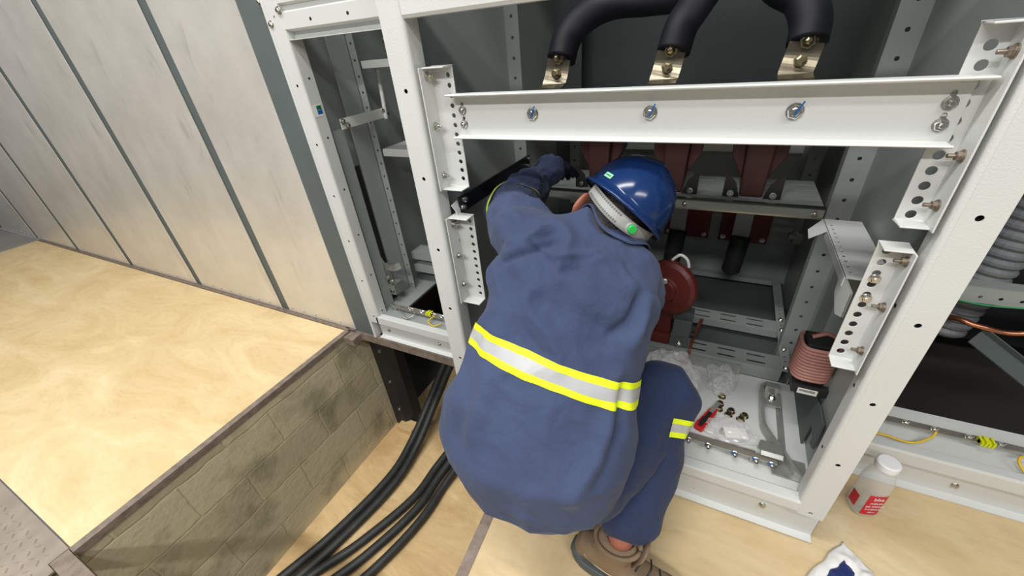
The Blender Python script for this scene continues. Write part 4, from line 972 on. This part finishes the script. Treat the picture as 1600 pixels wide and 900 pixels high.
# ---- body: one continuous mesh (head with face, torso, limbs, hands)
b = BM()
SK = hp(0, .008, -.018)
ellipsoid(b, SK, (.072, .090, .086), HM)                       # cranium
ellipsoid(b, hp(0, .035, -.070), (.058, .062, .070), HM)       # face and jaw
ellipsoid(b, hp(0, .060, -.115), (.030, .030, .022), HM)       # chin
ellipsoid(b, hp(0, .100, -.062), (.010, .016, .022), HM, 2)    # nose
ellipsoid(b, hp(0, .112, -.070), (.013, .010, .009), HM, 2)
ellipsoid(b, hp(0, .090, -.096), (.024, .012, .006), HM, 2)    # mouth
ellipsoid(b, hp(0, .090, -.104), (.020, .011, .006), HM, 2)
for s in (-1, 1):
    ellipsoid(b, hp(s*.030, .084, -.038), (.014, .010, .008), HM, 2)   # eyes
    ellipsoid(b, hp(s*.030, .090, -.022), (.022, .010, .006), HM, 2)   # brows
    em = HM @ Matrix.Rotation(s*R(22), 3, 'Z')
    ellipsoid(b, hp(s*.079, -.006, -.064), (.009, .023, .036), em, 3)  # ears
    ellipsoid(b, hp(s*.087, -.018, -.060), (.007, .013, .029), em, 3)
limb(b, [(-.222, .035, .86), hp(0, -.012, -.055)], [.052, .052])
loft(b, [((-.27, -.28, .36), .16, .11, (1, 0, 0), (0, 1, .5)), ((-.27, -.24, .46), .15, .10, (1, 0, 0), (0, 1, -.4)), ((-.26, -.14, .64), .145, .09, (1, .1, 0), (0, .8, -.5)),
         ((-.25, -.05, .79), .155, .09, (1, .1, -.2), (0, .7, -.6)), ((-.240, -.005, .845), .105, .055, (1, .1, -.40), (0, .6, -.7)), ((-.218, .03, .872), .045, .040, (1, 0, -.2), (0, .6, -.7))])
for s, sd in (('L', -1), ('R', 1)):
    limb(b, [JS['chest'], JS['sh'+s], JS['el'+s], JS['wr'+s]], [.055, .050, .038, .026])
    limb(b, [JS['hip'+s], JS['knee'+s], ((-.062, -.280, .19) if s == 'R' else JS['ankL'])], [.085, .056, .034])
fingers(b, JS['wrL'], (.05, 1, -.15), (.2, -.1, -1), 0, .5, 1)
fingers(b, JS['wrR'], (.12, .9, .35), (.9, .2, .1), 0, .6, 1)
limb(b, [(-.062, -.280, .19), (-.075, -.283, .075), (.03, -.299, .055)], [.030, .026, .020])
limb(b, [JS['ankL'], (-.40, -.15, .055), (-.41, -.03, .045)], [.030, .026, .022])
b = remesh(b, 'body', .0042, 4)
PM = mk('person', b, 'skin', smooth=True)
tag(PM, 'person in navy workwear and blue hard hat crouching and reaching into the cabinet', 'person')
# hair
b = BM(); ellipsoid(b, hp(0, -.004, -.022), (.077, .094, .086), HM); ellipsoid(b, hp(0, -.036, -.075), (.066, .058, .072), HM)
ellipsoid(b, hp(.068, .0, -.045), (.012, .014, .035), HM, 2); ellipsoid(b, hp(-.068, .0, -.04), (.012, .014, .03), HM, 2)
b = remesh(b, 'h', .004, 2)
for v in b.verts: v.co += v.normal*.0018*noise.noise(v.co*160)
mk('hair', b, 'hair', PM, smooth=True)

# ---- trousers
def folds(b, amp, f, seed, dirs=None):
    b.normal_update(); new = []
    for v in b.verts:
        p = v.co; n = noise.noise(p*f[0]+V((seed, 0, 0)))*.6
        rg = 1-abs(noise.noise(V((p.x*f[1], p.y*f[1]*.7, p.z*f[1]*.8+seed)))*2.2)
        n += .5*max(rg, -.2)
        new.append(v.co+v.normal*amp*n)
    for v, c in zip(b.verts, new): v.co = c
b = BM()
limb(b, [JS['hipR']+V((0, .02, .03)), JS['kneeR']], [.108, .090]); limb(b, [JS['kneeR'], (-.052, -.226, .218)], [.088, .072])
limb(b, [JS['hipL'], JS['kneeL']], [.120, .090]); limb(b, [JS['kneeL'], JS['kneeL'].lerp(JS['ankL'], .85)], [.086, .072])
ellipsoid(b, (-.265, -.275, .395), (.19, .135, .120))
b = remesh(b, 't', .0075, 5)
folds(b, .024, (7, 12), 3.3)
b.normal_update()
TR = mk('trousers', b, 'trouser', PM, smooth=True)
# ---- jacket
b = BM()
Xd = (1, .10, -.02)
loft(b, [((-.262, -.312, .352), .150, .105, (1, .05, .12), (0, .92, .4)),
         ((-.276, -.312, .402), .205, .135, (1, .05, .10), (0, 1, .2)),
         ((-.290, -.290, .475), .235, .150, (1, .05, .05), (0, 1, -.2)),
         ((-.288, -.245, .560), .222, .145, (1, .08, .0), (0, .9, -.4)),
         ((-.275, -.190, .640), .198, .138, Xd, (0, .85, -.5)),
         ((-.262, -.130, .715), .186, .130, Xd, (0, .8, -.6)),
         ((-.255, -.075, .785), .188, .118, (1, .1, -.10), (0, .75, -.65)),
         ((-.250, -.025, .838), .172, .100, (1, .1, -.30), (0, .7, -.7)),
         ((-.238, .010, .864), .130, .072, (1, .1, -.42), (0, .65, -.75)),
         ((-.220, .036, .888), .074, .056, (1, .1, -.40), (0, .6, -.8))], 40, 2.25)
limb(b, [JS['chest'], JS['shL'], JS['elL'], JS['wrL']-V((0, .012, 0))], [.08, .078, .064, .047])
limb(b, [JS['chest'], JS['shR'], JS['elR'], JS['wrR']-V((0, .012, 0))], [.08, .074, .062, .045])
b = remesh(b, 'j', .006, 8)
b.normal_update(); new = []
def seg_d(p, a, c):
    a, c = V(a), V(c); t = max(0, min(1, (p-a).dot(c-a)/(c-a).length_squared)); return (p-(a+(c-a)*t)).length, t
# long soft folds fanning between the shoulders and from the left armpit
FL = [((-.42, -.10, .90), (-.365, -.128, .915), .010, .0101), ((-.365, -.128, .915), (-.31, -.08, .93), .011, .0101),
      ((-.403, -.143, .863), (-.332, -.134, .90), -.010, .0101), ((-.332, -.134, .90), (-.285, -.10, .91), -.009, .0101),
      ((-.27, -.136, .893), (-.207, -.101, .90), .010, .0094), ((-.207, -.101, .90), (-.138, -.052, .896), .010, .0094),
      ((-.253, -.154, .872), (-.192, -.13, .885), -.010, .0101), ((-.192, -.13, .885), (-.13, -.084, .88), -.009, .0109),
      ((-.334, -.112, .915), (-.278, -.13, .89), .008, .0101), ((-.278, -.13, .89), (-.258, -.185, .84), .006, .016),
      ((-.10, -.115, .822), (-.108, -.165, .787), -.012, .0101), ((-.108, -.165, .787), (-.14, -.195, .770), -.010, .0109), ((-.087, -.105, .80), (-.10, -.185, .750), .010, .015),
      ((-.44, -.09, .85), (-.41, -.19, .76), .008, .016), ((-.42, -.14, .86), (-.36, -.20, .80), .006, .0109),
      ((-.097, -.23, .677), (-.09, -.295, .597), -.009, .016), ((-.09, -.295, .597), (-.111, -.379, .53), -.008, .018),
      ((-.11, -.278, .646), (-.115, -.346, .567), .009, .018), ((-.115, -.346, .567), (-.15, -.421, .504), .009, .02),
      ((-.364, -.335, .678), (-.384, -.396, .574), .006, .022), ((-.40, -.33, .64), (-.43, -.39, .54), -.006, .02), ((-.30, -.46, .42), (-.18, -.45, .42), .006, .02)]
for v in b.verts:
    p = v.co; q = 0.
    for a, c, am, wd in FL:
        d_, t = seg_d(p, a, c); q += 1.9*am*math.exp(-(d_/wd)**2)*(.4+.6*math.sin(PI*(.1+.8*t)))
    up_ = min(1, max(0, (p.z-.60)/.2)); low = 1-up_
    q += .008*noise.noise(p*9+V((4, 0, 0)))+(.015*up_+.009)*(1-abs(noise.noise(V((p.x*10, p.y*10, p.z*7+9)))*2.4))*.6
    if p.y > .04 and (p.x < -.42): # sleeve creases run round the arm
        q += .003*math.sin((p.y*1.0+.25*noise.noise(p*14))*95)*min(1, abs(p.y-.135)/.05)
    q += .006*noise.noise(V((p.x*4.5, p.y*4, p.z*2.2+3)))
    q += .0035*(1-abs(noise.noise(V((p.x*19+p.z*9, p.y*13, p.z*16+2))))*2.6)*(.35+up_)
    new.append(p+v.normal*q)
for v, c in zip(b.verts, new): v.co = c
JK = mk('work_jacket', b, 'jacket', PM, smooth=True)
def bvh_of(o):
    me = o.data; off = V(o['_o']); return BVHTree.FromPolygons([v.co+off for v in me.vertices], [p.vertices for p in me.polygons])
TJ, TT = bvh_of(JK), bvh_of(TR)
def wrap(bvh, c, nrm, lat, widths, offs, a0, a1, n=120, rad=.5, lift=.002):
    """strips hugging a garment round axis nrm; returns list of bmesh, one per (from,to) in offs"""
    nrm = V(nrm).normalized(); X = V(lat); X = (X-nrm*X.dot(nrm)).normalized(); Y = nrm.cross(X); out = []
    for lo, hi, lf in offs:
        b = BM(); rows_ = []; m_ = 4
        for j in range(n+1):
            a = a0+(a1-a0)*j/n; d = X*math.cos(a)+Y*math.sin(a); col_ = []
            for i in range(m_+1):
                h = lo+(hi-lo)*i/m_; o_ = V(c)+nrm*h
                hit, hn, _, dist = bvh.ray_cast(o_+d*rad, -d, rad)
                col_.append((hit+hn*(lift+lf)) if hit is not None else None)
            rows_.append(col_)
        # smooth along the wrap so the tape lies flatter than the cloth
        vv = [[b.verts.new(p) if p is not None else None for p in r] for r in rows_]
        for r, q in zip(vv, vv[1:]):
            for i in range(m_):
                f = (r[i], q[i], q[i+1], r[i+1])
                if all(f): b.faces.new(f)
        out.append(b)
    return out
def tape(bvh, parent, c, nrm, lat, w_, a0, a1, n=120, rad=.5, mid=.46):
    e = w_/2; k = e*mid
    bs = wrap(bvh, c, nrm, lat, None, [(-e, -k, 0), (-k, k, .0006), (k, e, 0)], a0, a1, n, rad)
    mk('reflective_tape', bs[1], 'silver', parent, smooth=True, label='silver reflective stripe')
    for q in (bs[0], bs[2]): mk('tape_border', q, 'lime2', parent, smooth=True, label='fluorescent yellow border')
cN = (HU*.8+V((0, .35, .75))).normalized()
cX = (V((1, .1, -.2))-cN*V((1, .1, -.2)).dot(cN)).normalized(); cY = cN.cross(cX); cC = V((-.190, .048, .905))
cw = BM(); rg = []
for h_, ri in ((0, .052), (1, .060), (2, .067), (3, .074), (4, .081), (5, .087)):
    row = []
    for k in range(72):
        a = 2*PI*k/72; o_ = cC+(cX*math.cos(a)*1.10+cY*math.sin(a)*.95)*ri
        hit, hn, _, dist = TJ.ray_cast(o_+cN*.09, -cN, .17)
        row.append(cw.verts.new(hit+cN*(.013-.0012*h_)) if hit is not None else None)
    rg.append(row)
for p, q in zip(rg, rg[1:]):
    for k in range(72):
        f_ = (p[k], p[(k+1) % 72], q[(k+1) % 72], q[k])
        if all(f_): cw.faces.new(f_)
for v in [v for v in cw.verts if not v.link_faces]: cw.verts.remove(v)
o = mk('collar', cw, 'jacket', JK, smooth=True); s_ = o.modifiers.new('s', 'SOLIDIFY'); s_.thickness = .004; s_.offset = 1
o.modifiers.new('m', 'SMOOTH').iterations = 6
TPL = ((-.272, -.185, .655), (.17, .52, .84), (1, 0, 0))
tape(TJ, JK, TPL[0], TPL[1], TPL[2], .055, 0, 2*PI, 200)
# left sleeve band
ax = (JS['elL']-JS['shL']).normalized(); c_ = JS['elL']-ax*.028
for q in wrap(TJ, c_, ax, (1, 0, 0), None, [(-.009, .009, .001)], 0, 2*PI, 90, .12, .006): mk('sleeve_band', q, 'limed', JK, smooth=True, label='pale lime band round the left sleeve').modifiers.new('m', 'SMOOTH').iterations = 12
# right trouser band below the knee
ax = (JS['ankR']-JS['kneeR']).normalized()
tape(TT, TR, JS['kneeR']+ax*.060, ax, (1, 0, 0), .048, -.95, 1.12, 60, .16, .42)
# jacket shoulder tab
# gloves
for nm, wr, d, pn, cu in (('L', JS['wrL'], (.05, 1, -.15), (.2, -.1, -1), .5), ('R', JS['wrR'], (.12, .9, .35), (.9, .2, .1), .6)):
    b = BM(); fingers(b, wr, d, pn, .0022, cu, 1); dd = V(d).normalized(); limb(b, [wr-dd*.03, wr+dd*.02], [.034, .033])
    b = remesh(b, 'g', .0036, 2); mk('glove', b, 'glove', PM, smooth=True)

# ---- hard hat
b = BM(); na, nb = 56, 20; rings = []
for j in range(nb+1):
    t = j/nb*PI/2; ring = []
    for k in range(na):
        a = 2*PI*k/na; ca, sa = math.cos(a), math.sin(a)
        r = math.cos(t)**.86 if j < nb else 0.0005
        z = .120*math.sin(t)**.95
        rid = 1+.018*math.exp(-((a-PI/2+PI) % (2*PI)-PI)**2*0)*0
        x, y = .104*r*ca, .126*r*sa
        # low centre ridge running front to back
        z += .006*math.exp(-(x/.020)**2)*(math.sin(t)**2)
        ring.append(b.verts.new(hp(x, y, z)))
    rings.append(ring)
for p, q in zip(rings, rings[1:]):
    for k in range(na): b.faces.new((p[k], p[(k+1) % na], q[(k+1) % na], q[k]))
# rim and peak
prev = rings[0]
for s, dz in ((.006, -.002), (.010, -.007), (.0085, -.012)):
    ring = []
    for k in range(na):
        a = 2*PI*k/na; ca, sa = math.cos(a), math.sin(a); pk = max(0, sa)**5*.045*(s/.010 if s > .006 else .6)
        ring.append(b.verts.new(hp((.104+s)*ca, (.126+s+pk)*sa, dz-pk*.25)))
    for k in range(na): b.faces.new((prev[k], ring[k], ring[(k+1) % na], prev[(k+1) % na]))
    prev = ring
HT = mk('hard_hat', b, 'hat', PM, smooth=True)
m_ = HT.modifiers.new('s', 'SOLIDIFY'); m_.thickness = .0028; m_.offset = -1
# suspension: nape strap curving behind the head
def NS(a, h=0, o=0.):
    q = math.sin(a-PI); return hp((.092+o)*math.cos(a), -.002+(.106+.004*q+o)*math.sin(a), -.012-.026*q**1.2+h*(.011+.004*q))
b = BM(); N = 40; vv = []
for j in range(N+1):
    a = PI+PI*(.13+.87*j/N); vv.append([b.verts.new(NS(a, h)) for h in (-1, -.33, .33, 1)])
for p, q in zip(vv, vv[1:]):
    for i in range(3): b.faces.new((p[i], q[i], q[i+1], p[i+1]))
ns = mk('nape_strap', b, 'hatstrap', HT, smooth=True); m_ = ns.modifiers.new('s', 'SOLIDIFY'); m_.thickness = .003; m_.offset = 1
b = BM(); tube(b, [hp(.096*math.cos(PI+PI*j/24), .108*math.sin(PI+PI*j/24), -.004) for j in range(25)], .0035, 8, smoothn=0); mk('headband', b, 'hatstrap', HT, smooth=True)
a = PI+PI*.62; kd = (HX*math.cos(a)+HF*math.sin(a)*.9).normalized(); kc = NS(a, 0, .002)
b = BM(); lathe(b, kc-kd*.004, kd, [(.0125, 0), (.0145, .004), (.0145, .007), (.012, .009)], 30); kn = mk('ratchet_housing', b, 'hatstrap', HT, smooth=False)
b = BM(); lathe(b, kc+kd*.005, kd, [(.0098, 0), (.0098, .005), (.0086, .0065)], 30); mk('knob', b, 'hatgreen', HT, smooth=False)
for j in range(16):
    a = PI+PI*(.18+.021*j)
    for h in (-.6, .6):
        b = BM(); lathe(b, NS(a, h, .002), (HX*math.cos(a)+HF*math.sin(a)), [(.0026, -.001), (.0026, .0014)], 6); mk('strap_tooth', b, 'innerd', HT)
# sticker on the shell, near the rear left rim
def shell(a, t, o=.0012):
    r = math.cos(t)**.86; x, y = .104*r*math.cos(a), .126*r*math.sin(a); return hp(x*(1+o/.104), y*(1+o/.126), .120*math.sin(t)**.95)
def patch(a0, a1, t0, t1, m, nm, par, o):
    b = BM(); g = [[b.verts.new(shell(a0+(a1-a0)*i/6, t0+(t1-t0)*j/3, o)) for j in range(4)] for i in range(7)]
    for p, q in zip(g, g[1:]):
        for j in range(3): b.faces.new((p[j], q[j], q[j+1], p[j+1]))
    return mk(nm, b, m, par)
st = patch(PI*1.20, PI*1.27, .10, .19, 'sticker', 'sticker', HT, .0016)
patch(PI*1.21, PI*1.26, .135, .155, 'green', 'sticker_print', HT, .0020)

# ---- boots
def boot(name, heel, d, label):
    d = V(d).normalized(); s = V((0, 0, 1)).cross(d)*-1; h = V(heel)
    P = lambda u, v_, z: h+d*u*1.22+s*v_*1.2+V((0, 0, z*1.32))
    b = BM()
    for u, w_, top in (((.035, .036, .09)), ((.10, .036, .085)), ((.16, .043, .065)), ((.21, .046, .055)), ((.25, .040, .045))):
        pass
    secs = [(P(.000, 0, .045), .020, .024), (P(.012, 0, .050), .031, .036), (P(.045, 0, .055), .037, .043), (P(.085, 0, .056), .037, .044), (P(.125, 0, .050), .040, .038), (P(.17, 0, .042), .046, .030), (P(.215, 0, .038), .048, .026), (P(.25, 0, .034), .040, .021), (P(.272, 0, .030), .022, .013)]
    loft(b, [(c, w_, z_, s, (0, 0, 1)) for c, w_, z_ in secs], 28, 2.4)
    loft(b, [(P(.080, 0, .06), .038, .052, s, d), (P(.088, 0, .10), .036, .050, s, d), (P(.094, 0, .128), .038, .053, s, d), (P(.094, 0, .136), .034, .048, s, d)], 28, 2.2)
    b = remesh(b, 'b', .0045, 4)
    up_ = mk('boot', b, 'shoe', PM, smooth=True, label=label)
    bb = bvh_of(up_)
    # sole
    b = BM(); n = 36; rings = []
    def outl(k, g):
        pts = [(-.008, 0), (.0, .026), (.03, .037), (.09, .036), (.15, .042), (.20, .050), (.24, .046), (.270, .026), (.280, 0)]
        full = pts+[(u, -v_) for u, v_ in pts[-2:0:-1]]; m = len(full); t = k/n*m; i = int(t) % m; f = t-int(t); a, c = full[i], full[(i+1) % m]
        return a[0]*(1-f)+c[0]*f, a[1]*(1-f)+c[1]*f
    for z, g in ((.0, .96), (.006, 1.0), (.020, 1.02), (.028, 1.0), (.030, .93)):
        rings.append([b.verts.new(P(.135+(outl(k, 0)[0]-.135)*g, outl(k, 0)[1]*g, z)) for k in range(n)])
    for p, q in zip(rings, rings[1:]):
        for k in range(n): b.faces.new((p[k], p[(k+1) % n], q[(k+1) % n], q[k]))
    b.faces.new(rings[0][::-1]); b.faces.new(rings[-1]); mk('sole', b, 'sole', up_, smooth=False, bevel=.002)
    b = BM(); loft(b, [(P(-.010, 0, .022), .020, .018, s, (0, 0, 1)), (P(.006, 0, .024), .033, .022, s, (0, 0, 1)), (P(.030, 0, .020), .039, .018, s, (0, 0, 1))], 24, 3); mk('heel_cap', b, 'sole', up_, smooth=True)
    # mesh quarter panel, piping, collar lining, laces on both sides
    for sd in (-1, 1):
        cor = [(.03, .105), (.09, .105), (.125, .075), (.10, .048), (.045, .050), (.03, .075)]
        b = BM(); g = 12; vv = {}
        for i in range(g+1):
            for j in range(g+1):
                u = .030+(.135-.030)*i/g; z = .048+(.118-.048)*j/g
                if False: pass
                hit, hn, _, _d = bb.ray_cast(P(u, sd*.12, z), -s*sd, .15)
                vv[i, j] = b.verts.new(hit+hn*.0012) if hit is not None else None
        for i in range(g):
            for j in range(g):
                f = (vv[i, j], vv[i+1, j], vv[i+1, j+1], vv[i, j+1])
                if all(f): b.faces.new(f)
        mk('mesh_panel', b, 'shoemesh', up_, smooth=True)
        pts = []
        for u, z in ((.0, .075), (.03, .060), (.06, .046), (.10, .046), (.122, .060), (.128, .080)):
            hit, hn, _, _d = bb.ray_cast(P(u, sd*.12, z), -s*sd, .15)
            if hit is not None: pts.append(hit+hn*.001)
        if len(pts) > 2: b = BM(); tube(b, pts, .0016, 6, 6); mk('piping', b, 'lace', up_, smooth=True)
    b = BM(); N = 24; ring = [P(.094+.048*math.cos(2*PI*k/N), .037*math.sin(2*PI*k/N), .134+.006*math.cos(2*PI*k/N)) for k in range(N+1)]
    tube(b, ring, .006, 8, smoothn=0); mk('padded_collar', b, 'shoe', up_, smooth=True)
    b = BM(); loft(b, [(P(.134, 0, .104), .026, .006, s, (d.x, d.y, .7)), (P(.150, 0, .142), .028, .007, s, (d.x, d.y, .5)), (P(.154, 0, .156), .022, .005, s, (d.x, d.y, .5))], 20, 2.5); mk('tongue', b, 'shoe', up_, smooth=True)
    for i in range(4):
        u = .146+.020*i; z = .118-.017*i; b = BM()
        tube(b, [P(u-.004, -.024, z-.014), P(u+.002, 0, z+.002-.003), P(u-.004, .024, z-.014)], .0026, 6, 5); mk('lace', b, 'blackp', up_, smooth=True)
    return up_
boot('boot', (-.182, -.270, .0), (.99, -.14, 0), None)
b = BM(); limb(b, [(-.058, -.262, .215), (-.064, -.280, .15)], [.036, .038]); mk('sock', b, 'blackp', PM, smooth=True)
boot('boot', (-.40, -.27, .0), (-.05, 1, 0), None)
